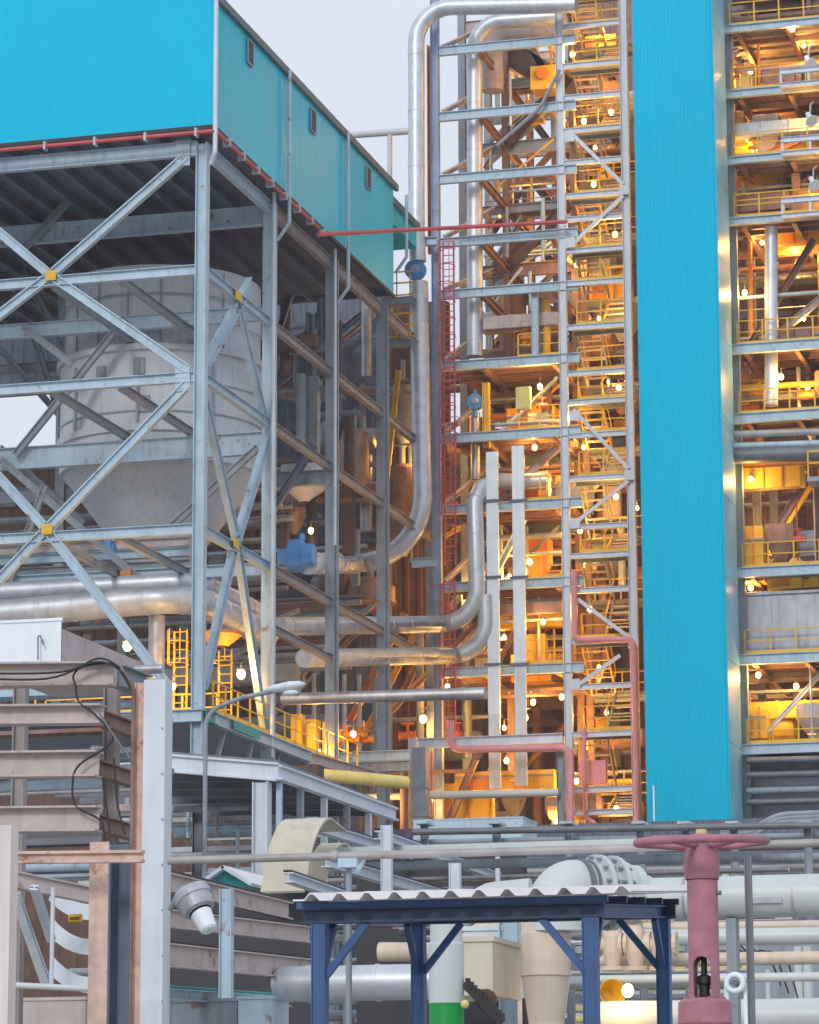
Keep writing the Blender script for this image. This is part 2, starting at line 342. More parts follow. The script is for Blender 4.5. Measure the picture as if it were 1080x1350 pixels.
# floor level at lower frame
z = zpl
MB().box(XL-12, XC+.1, Y0-.1, ys[2]+3, z-.06, z).build('deck', 'steel_dull', SF)
MB().ibar((XL-12, Y0-.24, z-.25), (XC+.2, Y0-.24, z-.25), .25, .42).build('beam', 'steel', SF)
MB().ibar((XC+.32, Y0+.9, z-.25), (XC+.32, ys[2]+3, z-.25), .25, .42).build('beam', 'steel', SF); MB().ibar((XC+.325, Y0-.1, z-.25), (XC+.325, Y0+.88, z-.25), .26, .42).build('beam', 'teal', SF, 'short beam end with worn teal paint'); MB().ibar((XC+.47, Y0+2.5, z-.25), (XC+.47, Y0+5.5, z-.25), .02, .3).build('beam', 'teal', SF, 'worn teal strip on the platform edge')
for i in range(5):
    a = ys[0]+1+i*3.2
    MB().bar((XC+.1, a, z-2.6), (XC+.1, a+1.5, z-.5), .14, .14, X).build('knee_brace', 'steel_dull', SF)
# beams in depth under platform levels (inner grid)
for k, z in enumerate(lev[1:]):
    for xx in (XC-BAY, XC-.55*BAY):
        MB().ibar((xx, Y0+.3, z-.05), (xx, ys[2], z-.05), .2, .3).build('beam', 'steel_dull', SF)

# ------------------------------------------------------------------ vessel inside the frame
def silo():
    yc = ys[1]+4.6
    c = PY(214, 500, yc); r = (PY(340, 500, yc).x-PY(88, 500, yc).x)/2
    zt = PY(214, 345, yc-r).z; z1 = PY(214, 455, yc-r).z; z2 = PY(214, 565, yc-r).z; z3 = PY(214, 600, yc-r).z; z4 = PY(214, 752, yc).z
    t = thing('silo', 'large grey streaked steel silo with cone bottom hung inside the left frame', 'silo', (c.x, yc, z4))
    MB().lathe((c.x, yc, 0), Z, [(zt, .01), (zt, r*.97), (z1+.15, r*.97), (z1+.12, r*1.04), (z1-.1, r*1.04), (z1-.12, r), (z2+.3, r), (z2+.28, r*1.03), (z2, r*1.03), (z2-.02, r), (z3, r)], 56).build('shell', 'vessel', t)
    MB().lathe((c.x, yc, 0), Z, [(z3, r), (z3-.05, r*.95), (z4, r*.27), (z4-1.5, r*.22)], 56).build('cone', 'vessel', t)
    for py in (385, 418, 500, 540):
        z = PY(214, py, yc-r).z; MB().cyl((c.x, yc, z), (c.x, yc, z+.06), r*1.012, n=56, cap=False).build('band', 'steel_dull', t)
    for (a, py) in ((-1.85, 487), (-1.45, 480), (-1.4, 530)):
        z = PY(214, py, yc-r).z; d = V((math.cos(a), math.sin(a), 0)); p = V((c.x, yc, z))+d*(r*.99)
        MB().obox(p+d*.06, Z*.32, d.cross(Z)*.22, d*.06).build('hatch', 'steel_dull', t)
    for i in range(9):
        a = -2.9+i*.33; d = V((math.cos(a), math.sin(a), 0)); p = V((c.x, yc, z1))+d*(r*.985)
        MB().bar(p+Z*.1, p+Z*((zt-z1)*.95), .04, .05).build('stiffener', 'steel_dull', t)
    for i in range(0, 8, 2):
        a = -2.9+i*.36; d = V((math.cos(a), math.sin(a), 0)); p = V((c.x, yc, z2))+d*(r*1.03)
        MB().bar(p+Z*.3, p+Z*((z1-z2)*.85), .07, .1).build('stiffener', 'steel_dull', t)
silo()

# ================================================================== generic: guard rails, lamps, clutter
def rail(label, a, b, h=1.1, m='yellow', group='yellow guardrails on the platforms', step=1.4):
    a, b = V(a), V(b); d = b-a; n = max(1, round(d.length/step))
    t = thing('guardrail', label, 'guardrail', a, group)
    r = MB()
    for z in (h, h*.55, .12): r.bar(a+Z*z, b+Z*z, .04 if z > .2 else .015, .045 if z > .2 else .14)
    r.build('rail', m, t)
    for i in range(n+1): p = a+d*(i/n); MB().bar(p, p+Z*(h-.03), .06, .06).build('post', m, t)
    return t
def lamp(label, p, k=1., r=.12, side=1, mt='glow', shade=True, group='glowing orange work lamps'):
    p = V(p); t = thing('work_lamp', label, 'lamp', p, group)
    MB().sphere(p, r, 12, 8, (1, 1, 1.15)).build('bulb', mt, t)
    if shade: MB().lathe(p+Z*(r*.9), Z, [(0, r*1.15), (.03, r*1.1), (.08, r*.4), (.12, r*.3)], 12).tube([p+Z*(r+.08), p+Z*(r+.3), p+V((.1*side, .5, r+.35))], .018, .1, 6).build('bracket', 'dark_pipe', t)
    ld = bpy.data.lights.new('lamp_light', 'POINT'); ld.energy = LAMP_W*k; ld.color = (1, .48, .09); ld.shadow_soft_size = .2
    lo = bpy.data.objects.new('lamp_light', ld); col.objects.link(lo); lo.parent = t; lo.location = (0, -.32, -.12)
    return t
pending = []
def clutter(kind, m, args, place): pending.append((kind, m, args, place))
KN = {'vp': ('pipe', 'vertical pipe'), 'hp': ('pipe', 'level pipe'), 'drum': ('drum', 'round drum'), 'box': ('cabinet', 'equipment cabinet'), 'duct': ('duct', 'square duct'),
      'tray': ('cable_tray', 'cable tray'), 'valve': ('valve', 'valve with handwheel'), 'hop': ('hopper', 'tapered hopper'), 'brace': ('strut', 'slanting strut')}
CN = {'black': 'black', 'steel_rusty': 'stained', 'steel_dark_shaded': 'near black', 'brown': 'rusty brown', 'brown_dark': 'dark brown', 'silver': 'silver clad', 'silver_dull': 'dull silver', 'steel': 'pale grey', 'steel_dull': 'mid grey', 'yellow': 'yellow', 'orange': 'orange', 'copper_brown': 'coppery',
      'grey_pipe': 'grey', 'dark_pipe': 'dark grey', 'red': 'red', 'rust_pink': 'pinkish', 'steel_pale': 'whitish', 'vessel': 'streaked grey', 'pink': 'pink', 'yellow_pale': 'pale yellow', 'white_pipe': 'white', 'cream': 'cream'}
def build_clutter():
    groups = {}
    for c in pending: groups.setdefault((c[0], c[1], c[3]), []).append(c)
    for (k, m, place), L_ in groups.items():
        horiz = k in ('hp', 'tray')
        L_.sort(key=lambda c: -c[2][0].z if horiz else (c[2][0].x))
        for i, c in enumerate(L_):
            nm, base = KN[k]
            o = '' if len(L_) == 1 else ((ORD[i]+' from top, ') if horiz else (ORD[i]+' from left, '))
            lab = o+CN[m]+' '+base+' '+place
            a = c[2]; b = MB(); t = None
            if k in ('vp', 'hp'):
                thin = a[2] < .085; lab = lab.replace(' pipe ', ' conduit ') if thin else lab; b.tube(a[0:2], a[2], 0, 10, a[3]); ob = b.build('conduit' if thin else 'pipe', m); tag(ob, lab, 'conduit' if thin else 'pipe'); continue  # conduit here is only a thin pipe
            elif k == 'drum':
                p, q, r = a; d = (q-p).normalized(); ln = (q-p).length
                b.lathe(p, d, [(-.25*r, .02), (-.2*r, r*.5), (0, r*.92), (.06, r), (.3, r), (.31, r*1.05), (.37, r*1.05), (.38, r), (ln-.3, r), (ln, r*.92), (ln+.2*r, r*.5), (ln+.25*r, .02)], 20); ob = b.build('drum', m)
            elif k == 'box':
                p, s_ = a; t = thing('cabinet', lab, 'cabinet', p-Z*s_.z)
                b.obox(p, X*s_.x, Yv*s_.y, Z*s_.z).build('body', m, t)
                MB().box(p.x-s_.x*.9, p.x+s_.x*.9, p.y-s_.y-.03, p.y-s_.y-.003, p.z-s_.z*.85, p.z+s_.z*.85).build('door', m, t)
                continue
            elif k == 'duct':
                p, q, s_ = a; b.bar(p, q, s_, s_); d = (q-p).normalized()
                for j in range(1, int((q-p).length/1.2)): b.bar(p+d*(j*1.2), p+d*(j*1.2+.06), s_*1.12, s_*1.12)
                ob = b.build('duct', m)
            elif k == 'tray':
                p, q, s_ = a; b.bar(p, q, .04, .12); b.bar(p+Yv*s_, q+Yv*s_, .04, .12); d = (q-p)
                for j in range(int(d.length/.5)): c_ = p+d*((j+.5)*.5/d.length); b.bar(c_+Yv*.02, c_+Yv*(s_-.02), .04, .04, X)
                for j in range(4): b.tube([p+Yv*(s_*(j+1)/5)+Z*.05, q+Yv*(s_*(j+1)/5)+Z*.05], .03, 0, 5)
                ob = b.build('cable_tray', m)
            elif k == 'hop':
                p, r, h = a; b.lathe(p, Z, [(0, r*.3), (h*.5, r), (h, r), (h+.02, r*.2)], 4 if r > .8 else 16); ob = b.build('hopper', m)
            elif k == 'brace':
                p, q, s_ = a; b.ibar(p, q, s_, s_*1.2, t=.03); ob = b.build('strut', m)
            elif k == 'valve':
                p, r = a; t = thing('valve', lab, 'valve', p-Z*r)
                MB().lathe(p-X*r*1.6, X, [(0, .01), (0, r), (.1*r, r), (.12*r, r*.6), (r, r*.8), (r*2.2, r*.8), (r*3.1, r*.6), (r*3.12, r), (r*3.2, r), (r*3.2, .01)], 14).cyl(p, p+Z*r*2.2, r*.3, n=8).build('body', m, t)
                MB().tube([p+Z*r*2.2+V((math.cos(2*math.pi*j/16)*r*1.2, math.sin(2*math.pi*j/16)*r*1.2, 0)) for j in range(16)], r*.14, n=6, closed=True).build('handwheel', m, t)
                continue
            tag(ob, lab, KN[k][0].replace('_', ' '))
PAL = ['brown', 'brown', 'brown_dark', 'silver_dull', 'steel_dull', 'steel_dull', 'yellow', 'orange', 'copper_brown', 'grey_pipe', 'rust_pink', 'brown', 'steel', 'yellow', 'brown']
def fill(place, x0, x1, y0, y1, z0, z1, n, pal=PAL, kinds='vp hp hp duct box drum tray valve hop brace'.split(), sc=1., ref=None):
    R = lambda a, b: random.uniform(a, b)
    X0, X1 = x0, x1
    for _ in range(n):
        k = random.choice(kinds); m = random.choice(pal); y = R(y0, y1); q_ = y/ref if ref else 1; x0, x1 = X0*q_, X1*q_; x = R(x0, x1); W = x1-x0
        if k == 'vp': clutter(k, m, (V((x, y, z0)), V((x, y, z1)), sc*R(.06, .24), random.choice((0, 1.1))), place)
        elif k == 'hp':
            z = R(z0+.4, z1-.3); clutter(k, m, (V((x0, y, z)), V((x1, y, z)), sc*R(.05, .22), random.choice((0, 1.2))), place)
        elif k == 'duct':
            if R(0, 1) < .5: zq = R(z0+1, z1-.5); clutter(k, m, (V((x0, y, zq)), V((x1, y, zq)), sc*R(.35, .8)), place)
            else: clutter(k, m, (V((x, y, z0)), V((x, y, z1)), sc*R(.3, .7)), place)
        elif k == 'box': s_ = V((R(.3, .9), R(.2, .5), R(.4, .9)))*sc; clutter(k, m, (V((x, y, z0+s_.z+.05)), s_), place)
        elif k == 'drum': r = min(sc*R(.35, .8), (z1-z0)*.3); z = z0+r+.2; clutter(k, m, (V((x, y, z)), V((x+sc*R(1, 2.2), y, z)), r), place)
        elif k == 'tray': z = z1-min(.9, (z1-z0)*.3)*R(.2, 1); clutter(k, m, (V((x0, y, z)), V((x1, y, z)), R(.4, .7)), place)
        elif k == 'valve': clutter(k, random.choice(['yellow', 'orange', 'steel', 'red']), (V((x, y, R(z0+.8, z0+1.6))), sc*R(.12, .25)), place)
        elif k == 'hop': clutter(k, m, (V((x, y, z0+.5)), sc*R(.5, 1.1), sc*R(1.2, 2.2)), place)
        elif k == 'brace': clutter(k, m, (V((x0+.1, y, z0)), V((x1-.1, y, z1)) if R(0, 1) < .5 else V((x0+W*.5, y, z1)), sc*R(.15, .28)), place)

# ================================================================== lit tower: pipe bay | stair bay | cyan duct | right bays
Xa, Xb, Xc2 = PY(576, 500, YT).x, PY(744, 500, YT).x, PY(830, 500, YT).x
Xd0, Xd1 = PY(842, 500, YT).x, PY(951, 500, YT).x
Xe, Xr = PY(984, 500, YT).x, PY(1180, 500, YT).x
ROWS = [YT, YT+5, YT+10, YT+15.5]
LA = [PY(660, y, YT).z for y in (-22, 60, 147, 230, 314, 383, 478, 574, 668, 771, 884)]
LB = [PY(785, y, YT).z for y in (-10, 32, 84, 126, 170, 212, 256, 287, 329, 372, 430, 491, 529, 573, 630, 694, 732, 778, 845, 905, 968, 1041, 1071)]
LC = [PY(1020, y, YT).z for y in (-50, 33, 119, 207, 288, 457, 549, 753, 868, 987)]
PF = thing('pipe_bay_frame', 'open steel frame between the silver pipes and the white stair posts', 'steel frame', (Xa, YT, 0))
ztA = LA[0]+2
for j, y in enumerate(ROWS):
    for x, w_, mm in ((Xa, .34, 'steel_blue'), (Xa+2.05, .3, 'brown'), (Xb-.5, .34, 'brown')):
        if j == 0 and x != Xa: continue
        MB().ibar((x, y, 0), (x, y, ztA), w_, .36 if j == 0 else .34, X if j else Yv).build('column', mm if j == 0 or mm == 'brown' else 'steel_dull', PF)
for k, z in enumerate(LA):
    MB().ibar((Xa+.18, YT+.03, z), (Xb+.7, YT+.03, z), .22, .42, t=.035).build('beam', 'steel', PF)
    for j, y in enumerate(ROWS[1:]):
        MB().ibar((Xa+.18, y, z-.1), (Xb-.7, y, z-.1), .22, .4 if k % 2 else .6, t=.03).build('beam', random.choice(['brown', 'steel_dull', 'steel_dull', 'rust_pink']), PF)
    for x in (Xa+2.05, Xb-.5):
        MB().ibar((x, YT+.2, z-.05), (x, ROWS[-1], z-.05), .2, .34, t=.03).build('beam', 'brown', PF)
for k in range(len(LA)-1):
    a, b = (Xa+2.1, Xb-.6) if k % 2 else (Xb-.6, Xa+2.1)
    MB().ibar((a, ROWS[2]-.2, LA[k+1]), (b, ROWS[2]-.2, LA[k]), .2, .26, t=.03).build('diagonal', 'brown' if k % 3 else 'rust_pink', PF)
    MB().ibar((Xa+.2, YT+.6, LA[k+1]+.4), (Xa+1.5, ROWS[1], LA[k]), .18, .2, t=.03).build('diagonal', 'rust_pink', PF)
    if k in (1, 3, 5): MB().ibar((Xa+2.1, ROWS[1]-.2, LA[k+1]), (Xb-.6, ROWS[1]-.2, LA[k]), .2, .5, t=.03).build('diagonal', 'brown_dark', PF)
for k, z in enumerate(LA):            # grating decks, with joists
    if k >= 6: rows_ = ((YT+.3, ROWS[3]),)
    elif k in (1, 3, 5): rows_ = ((YT+5.2, YT+7.5),)
    else: continue
    for a, b in rows_:
        x0 = Xa+2.1 if k < 6 else Xa+.3
        m = MB().box(x0, Xb-.1, a, b, z+.2, z+.235)
        for q in range(int((b-a)/.8)): m.bar((x0, a+.4+q*.8, z+.13), (Xb-.1, a+.4+q*.8, z+.13), .05, .13, Yv)
        m.build('ribbed_deck', 'brown', PF)
        for q in range(int((b-a)/2.2)): MB().ibar((x0, a+.6+q*2.2, z+.08), (Xb-.1, a+.6+q*2.2, z+.08), .12, .22, t=.02).build('joist', 'brown' if q % 2 else 'steel_dull', PF)
# inner frame posts seen at 705
for (px, ya, yb) in ((610, 380, 478), (705, 375, 478)):
    p = PY(px, ya, YT+.25); q = PY(px, yb, YT+.25)
    if px == 705: MB().ibar((p.x, YT+.25, q.z), (p.x, YT+.25, p.z), .25, .3).build('hanger', 'steel', PF)
# red caged ladder
def ladder(label, x, y, z0, z1, m='red', hoop=True, group='ladders'):
    t = thing('ladder', label, 'ladder', (x, y, z0))
    b = MB()
    for s_ in (-.24, .24): b.bar((x+s_, y, z0), (x+s_, y, z1), .06, .06)
    b.build('rail', m, t); b = MB(); z = z0+.2
    while z < z1: b.bar((x-.21, y, z), (x+.21, y, z), .035, .035, Yv); z += .32
    b.build('rung', m, t)
    if hoop:
        b = MB(); z = z0+2.2
        while z < z1:
            b.tube([(x-.3, y, z), (x-.36, y-.35, z), (x-.2, y-.65, z), (x+.2, y-.65, z), (x+.36, y-.35, z), (x+.3, y, z)], .025, n=5); z += .8
        for (dx, dy) in ((-.36, -.35), (-.2, -.66), (.2, -.66), (.36, -.35)): b.bar((x+dx, y+dy, z0+2.2), (x+dx, y+dy, z1), .03, .03)
        b.build('safety_cage', m, t)
p = PY(591, 318, YT-.3); q = PY(594, 745, YT-.3); ladder('tall red caged ladder clipped beside the blue-grey corner column', p.x, YT-.3, q.z, p.z, 'red')
p = PY(592, 765, YT-.3); q = PY(595, 985, YT-.3); ladder('short red caged ladder under the tall one, above the pink pipe', p.x, YT-.3, q.z, p.z, 'red')
p = PY(562, 990, YT-1.5); q = PY(562, 1085, YT-1.5); ladder('red ladder behind the left post of the low pipe portal', p.x, YT-1.5, q.z, p.z, 'red', False)

# ------------------------------------------------------------------ stair tower
ST = thing('stair_tower', 'slender white framed stair tower beside the tall cyan duct', 'stair tower', (Xb, YT, 0))
for x in (Xb, Xc2):
    for y in (YT, YT+4.6):
        MB().ibar((x, y, 0), (x, y, LB[0]+2), .3, .34, Yv if y == YT else X).build('column', 'steel_pale' if y == YT else 'brown', ST)
for i, z in enumerate(LB):
    MB().ibar((Xb+.16, YT-.02, z), (Xc2-.16, YT-.02, z), .16, .24, t=.03).build('beam', 'steel_pale', ST)
    y0, y1 = (YT+.1, YT+1.25) if i % 2 == 0 else (YT+3.3, YT+4.5)
    MB().box(Xb+.2, Xc2-.2, y0, y1, z+.1, z+.14).ibar((Xb+.2, y1-.1, z), (Xc2-.2, y1-.1, z), .1, .18).build('landing', 'steel_dull', ST)
    if i+1 < len(LB):
        zl0 = LB[i+1]+.14; zh = z+.12; lane = (Xb+.35, Xb+1.4) if i % 2 == 0 else (Xc2-1.5, Xc2-.45)
        ya_, yb_ = (YT+3.35, YT+1.2) if i % 2 == 0 else (YT+1.2, YT+3.35)      # low end, high end
        fl = MB()
        for x in lane: fl.bar((x, ya_, zl0), (x, yb_, zh), .05, .24, X)
        f_ = fl.build('stair_flight', 'steel_dull' if i % 3 else 'yellow', ST)
        tr = MB(); n_ = 6
        for q in range(1, n_): f = q/n_; tr.box(lane[0]+.03, lane[1]-.03, ya_+(yb_-ya_)*f-.13, ya_+(yb_-ya_)*f+.13, zl0+(zh-zl0)*f-.03, zl0+(zh-zl0)*f+.015)
        tr.build('tread', 'rust_pink', f_)
        hr = MB()
        for x in lane: hr.bar((x, ya_, zl0+.95), (x, yb_, zh+.95), .045, .045, X)
        hr.build('handrail', 'yellow', f_)
for a, b in (((750, 172), (822, 243)), ((822, 258), (751, 326)), ((756, 540), (829, 618)), ((829, 634), (758, 690)), ((762, 790), (832, 842)), ((818, 864), (758, 906))):
    MB().bar(PY(*a, YT-.12), PY(*b, YT-.12), .12, .16).build('diagonal', 'steel_pale', ST)
for (px, py) in ((751, 180), (823, 250), (752, 320), (757, 548), (830, 626), (758, 690), (835, 848), (758, 902)):
    c = PY(px, py, YT-.2); MB().box(c.x-.22, c.x+.22, c.y-.012, c.y+.012, c.z-.22, c.z+.22).build('gusset_plate', 'steel_pale', ST)
for i, z in enumerate(LB[1:-1], 1):
    if i % 2 == 0 or i in (1, 9, 11, 13):
        rail(f'yellow guardrail on the {ORD[i-1]} landing from the top of the stair tower', (Xb+.55, YT+.28, z+.14), (Xc2-.2, YT+.28, z+.14), step=1.0)
    else:
        rail(f'yellow guardrail at the back of the {ORD[i-1]} stair landing', (Xb+.3, YT+4.4, z+.14), (Xc2-.25, YT+4.4, z+.14), step=1.0)

# ------------------------------------------------------------------ tall cyan duct
def laps(t, x0, x1, y, z0, z1, step, m, px=0):
    z = z0+step*.6
    while z < z1: MB().box(x0, x1, y-.012, y-.002, z, z+.022).build('sheet_lap', m, t); z += step
def cyan_duct():
    y = YT-3.5; zb = PY(900, 1089, y).z; zt = LA[0]+3; x0 = PY(844, 500, y).x; x1 = PY(950, 500, y).x; ye = y+3.2
    t = thing('ribbed_duct', 'very tall bright cyan ribbed metal duct standing in front of the tower', 'duct tower', (x0, y, zb))
    m = MB(); m.add(*wall_ribs(V((x0, y, 0)), V((x1-.06, y, 0)), zt, zt, zb, zb, .15, .03, V((0, -1, 0)))); m.build('front_cladding', 'cyan', t)
    m = MB(); nseg = 12
    for i in range(nseg):        # glossy side panels, one per storey
        a = zb+(zt-zb)*i/nseg; b = zb+(zt-zb)*(i+1)/nseg-.03
        m.box(x1-.5, x1, y+.05, ye, a, b)
    m.build('side_cladding', 'cyan_gloss', t, 'glossy blue-grey side face with reflections of lamps')
    m = MB(); m.box(x1-.05, x1+.025, y-.06, y+.04, zb, zt); m.box(x0-.04, x0+.0, y-.05, y+.1, zb, zt); m.build('corner_trim', 'cyan', t)
    MB().box(x0+.05, x1-.55, y+.05, ye, zb, zt).build('core', 'steel_dark_shaded', t)
    p = PY(862, 1036, y-.1); MB().box(p.x-.03, p.x+.03, y-.14, y-.1, zb, p.z).build('white_strip', 'white', t)
    for x in (x0+.3, x1-.4):
        for yy in (y+.5, ye-.5): MB().ibar((x, yy, 0), (x, yy, zb), .3, .3).build('leg', 'steel_dark_shaded', t)
cyan_duct()

# ------------------------------------------------------------------ right bays
RF = thing('boiler_platforms', 'multi level platform frame full of equipment right of the cyan duct', 'steel frame', (Xe, YT, 0))
for j, y in enumerate([YT+.2]+ROWS[1:]):
    for x in (Xd0+.3, Xe-.5, Xr):
        if j == 0 and x == Xd0+.3: continue
        MB().ibar((x, y+.3, 0), (x, y+.3, LC[0]+2), .3, .34).build('column', 'steel_dull', RF)
for k, z in enumerate(LC):
    MB().ibar((Xe-.6, YT, z), (Xr, YT, z), .24, .44 if k > 4 else .34, t=.04).build('beam', 'steel', RF)
    for y in ROWS[1:]: MB().ibar((Xc2, y, z-.1), (Xr, y, z-.1), .22, .4, t=.03).build('beam', random.choice(['brown', 'steel_dull', 'rust_pink']), RF)
    for x in (Xe, Xe+2.2, Xe+4.4): MB().ibar((x, YT+.2, z-.08), (x, ROWS[-1], z-.08), .2, .3, t=.03).build('beam', 'brown', RF)
    m = MB().box(Xe-.5, Xr, YT+.25, ROWS[-1], z+.2, z+.235)
    for q in range(17): m.bar((Xe-.5, YT+.7+q*.88, z+.13), (Xr, YT+.7+q*.88, z+.13), .05, .13, Yv)
    m.build('ribbed_deck', random.choice(['brown', 'steel_rusty', 'brown']), RF)
    for q in range(4): MB().ibar((Xe-.5, YT+1.9+q*2.9, z-.02), (Xr, YT+1.9+q*2.9, z-.02), .12, .24, t=.02).build('joist', 'steel_rusty' if q % 2 else 'brown', RF)
    if k in (1, 2, 3, 4, 5, 6, 7, 8, 9):
        rail(f'yellow guardrail on the {ORD[k-1]} platform from the top, right of the cyan duct', (Xe-.4, YT+.4, z+.235), (Xr-.2, YT+.4, z+.235), step=1.05)
# projecting small balconies at right
for n_, (x0, yt, yb) in enumerate(((1028, 95, 113), (1030, 185, 203), (1030, 265, 285))):
    p = PY(x0, yt, YT-1); q = PY(x0, yb, YT-1)
    t = thing('balcony', f'{ORD[n_]} small grey balcony from the top jutting out at the right edge', 'balcony', (p.x, YT-1, q.z), 'small grey balconies')
    MB().ibar((p.x, YT-1, p.z), (Xr, YT-1, p.z), .2, .24).ibar((p.x, YT-1, q.z), (Xr, YT-1, q.z), .2, .2).build('edge_beam', 'steel_pale', t)
    MB().box(p.x, Xr, YT-.9, YT-.13, q.z-.02, q.z+.05).build('deck', 'steel_dull', t)
    for i in range(4): MB().bar((p.x+.05+i*1.2, YT-1, q.z+.1), (p.x+.05+i*1.2, YT-1, p.z-.12), .1, .1).build('post', 'steel_pale', t)
# casing walls behind
def casing(name, label, x0, x1, y, z0, z1, m):
    o = MB(); o.add(*wall_ribs(V((x0, y, 0)), V((x1, y, 0)), z1, z1, z0, z0, .5, .06, V((0, -1, 0)))); o.box(x0, x1, y+.05, y+4, z0, z1)
    return tag(o.build(name, m), label, 'boiler casing')
casing('boiler_casing', 'big rusty brown boiler wall deep behind the stair tower', PY(752, 500, ROWS[3]+1).x, Xr+5, ROWS[3]+1, 0, LA[0]+6, 'brown')
casing('boiler_casing', 'dark brown equipment wall behind the lower pipe bay', PY(440, 700, ROWS[3]+1).x, PY(756, 500, ROWS[3]+1.5).x, ROWS[3]+1.5, 0, LA[6], 'brown')

# ------------------------------------------------------------------ clutter on the floors
def level_name(k, tot): return ORD[k]
for k in range(len(LC)-1):
    z1, z0 = LC[k]-.3, LC[k+1]+.24
    if z1-z0 < 1.2: continue
    fill(f'on right hand platform level {NUM[k]}', Xe-.2, Xr, YT+1.2, YT+6, z0, min(z1, z0+5), 17, ref=YT)
    fill(f'deep inside right hand platform level {NUM[k]}', Xe-.2, Xr, YT+7, YT+14.5, z0, z1, 8, ref=YT)
for k in range(0, 21, 2):
    z1, z0 = LB[k]-.2, LB[k+2]+.1
    fill(f'behind the stairs, level {NUM[k//2]}', Xb+.1, Xc2, YT+5.2, YT+13, z0, z1, 10, ref=YT)
for k in range(len(LA)-1):
    z1, z0 = LA[k]-.3, LA[k+1]+.25
    if k < 5: fill(f'in open pipe bay storey {NUM[k]}', Xa+2.2, Xb-.2, YT+5, YT+12, z0, z1, 6, kinds='vp vp hp valve brace hp'.split(), ref=YT)
    else:
        fill(f'in pipe bay storey {NUM[k]}', Xa+2.2, Xb-.2, YT+1, YT+6, z0, z1, 12, ref=YT)
        fill(f'at the back of pipe bay storey {NUM[k]}', Xa+.2, Xb-.2, YT+7, YT+13, z0, z1, 9, ref=YT)
for k in range(len(LA)-1):
    fill(f'among thin lines of pipe bay storey {NUM[k]}', Xa+2.3, Xb-.2, YT+2, YT+9, LA[k+1]+.25, LA[k]-.3, 7, pal=['steel_pale', 'steel', 'steel_dull', 'yellow', 'silver'], kinds='vp hp vp brace'.split(), sc=.4, ref=YT)
for k in range(len(LC)-1):
    if LC[k]-LC[k+1] > 2: fill(f'slim on right platform level {NUM[k]}', Xe-.2, Xr, YT+.8, YT+5, LC[k+1]+.25, LC[k]-.3, 6, pal=['steel_pale', 'steel', 'yellow', 'orange', 'silver'], kinds='vp hp vp valve'.split(), sc=.42, ref=YT)
z0 = 0.3; fill('on the bottom storey of the pipe bay', Xa-1, Xb, YT+1, YT+8, PY(700, 1085, YT).z, LA[-1]-.3, 14)
for n_, (px, py, w_, h_, dy) in enumerate(((960, 985, .6, .5, 2), (965, 165, .5, .6, 1.5), (985, 235, 1.6, .7, 3), (1050, 310, 1.2, .5, 3), (985, 730, .7, 1.2, 1.2), (1045, 765, 1.1, .35, 1.0), (995, 955, .5, .6, 1.), (700, 560, 1.1, .8, 3), (665, 1030, 2.2, .45, 1.5), (600, 1060, 1.5, .9, 2), (372, 1075, .1, .1, 2), (700, 880, .9, .6, 3), (800, 380, .8, .8, 6), (790, 60, .8, .5, 6))):
    if px == 372: continue
    p = PY(px, py, YT+dy); t = thing('machine', f'{ORD[n_]} yellow boxed machine on the lit floors, {"right of the cyan duct" if px > 900 else "left of the cyan duct"}', 'machine', p-Z*h_, 'yellow machines on the lit floors')
    MB().box(p.x-w_, p.x+w_, p.y, p.y+1.2, p.z-h_, p.z+h_).build('body', 'yellow', t); MB().box(p.x-w_*.8, p.x-w_*.1, p.y-.05, p.y-.004, p.z-h_*.7, p.z+h_*.7).build('panel', 'orange', t)
    MB().bar((p.x-w_, p.y-.06, p.z+h_*.5), (p.x+w_, p.y-.06, p.z+h_*.5), .06, .07).build('conduit', 'steel_dull', t); MB().bar((p.x+w_*.4, p.y-.05, p.z-h_), (p.x+w_*.4, p.y-.05, p.z+h_), .06, .08).build('stiffener', 'orange', t)
# side railing of pipe bay storeys
for k in (6, 7, 8, 9, 10):
    z = LA[k]+.235
    rail(f'yellow guardrail on the {ORD[k]} storey between white cable ducts and stair posts', (Xa+3.6, YT+.45, z), (Xb-.3, YT+.45, z), step=1.)
    rail(f'inner yellow guardrail behind the cable ducts on storey {ORD[k]}', (Xa+2.3, YT+4.6, z), (Xb-.2, YT+4.6, z), step=1.2)

def arc(px, py, rpx, y, n=9, rev=False):       # quarter bend in the plane Y=y from a vertical drop to a run going left
    return [PY(px-rpx+rpx*math.cos(a), py-rpx+rpx*math.sin(a), y) for a in [math.pi/2*i/n for i in range(n+1)]]
# ------------------------------------------------------------------ big silver pipes
def valve_disc(label, p, r):
    p = V(p); t = thing('damper_valve', label, 'valve', p-Z*r)
    MB().lathe(p-Yv*.18, Yv, [(0, .01), (0, r), (.36, r), (.36, .01)], 20).build('body', 'blue_valve', t)
    MB().cyl(p-Z*r*1.9, p-Z*r*.9, r*.3, n=10).cyl(p+Z*r*.8, p+Z*r*1.5, r*.18, n=10).build('stem', 'blue_valve', t)
    MB().lathe(p-Yv*.32, Yv, [(0, .01), (0, r*.35), (.14, r*.5), (.139, .01)], 14).build('gearbox', 'steel_blue', t)
yp = YT-1.2
s = lambda px, py, y=yp: PY(px, py, y)
pipe('tall silver clad pipe bending over at the top and dropping past the cyan building', 'silver', [s(760, 6), s(549, 10), s(549, 300), s(551, 345)], .37, 1.5, 2.6, 20)
valve_disc('round blue valve high on the tall silver pipe beside the cyan building', s(548, 356), .46)
pipe('thick silver pipe bending from the tall drop toward the blue damper at lower left', 'silver', [s(552, 372)]+arc(557, 743, 88, yp)+[PY(405, 743, 118.5)], .42, 0, 1.3, 24)
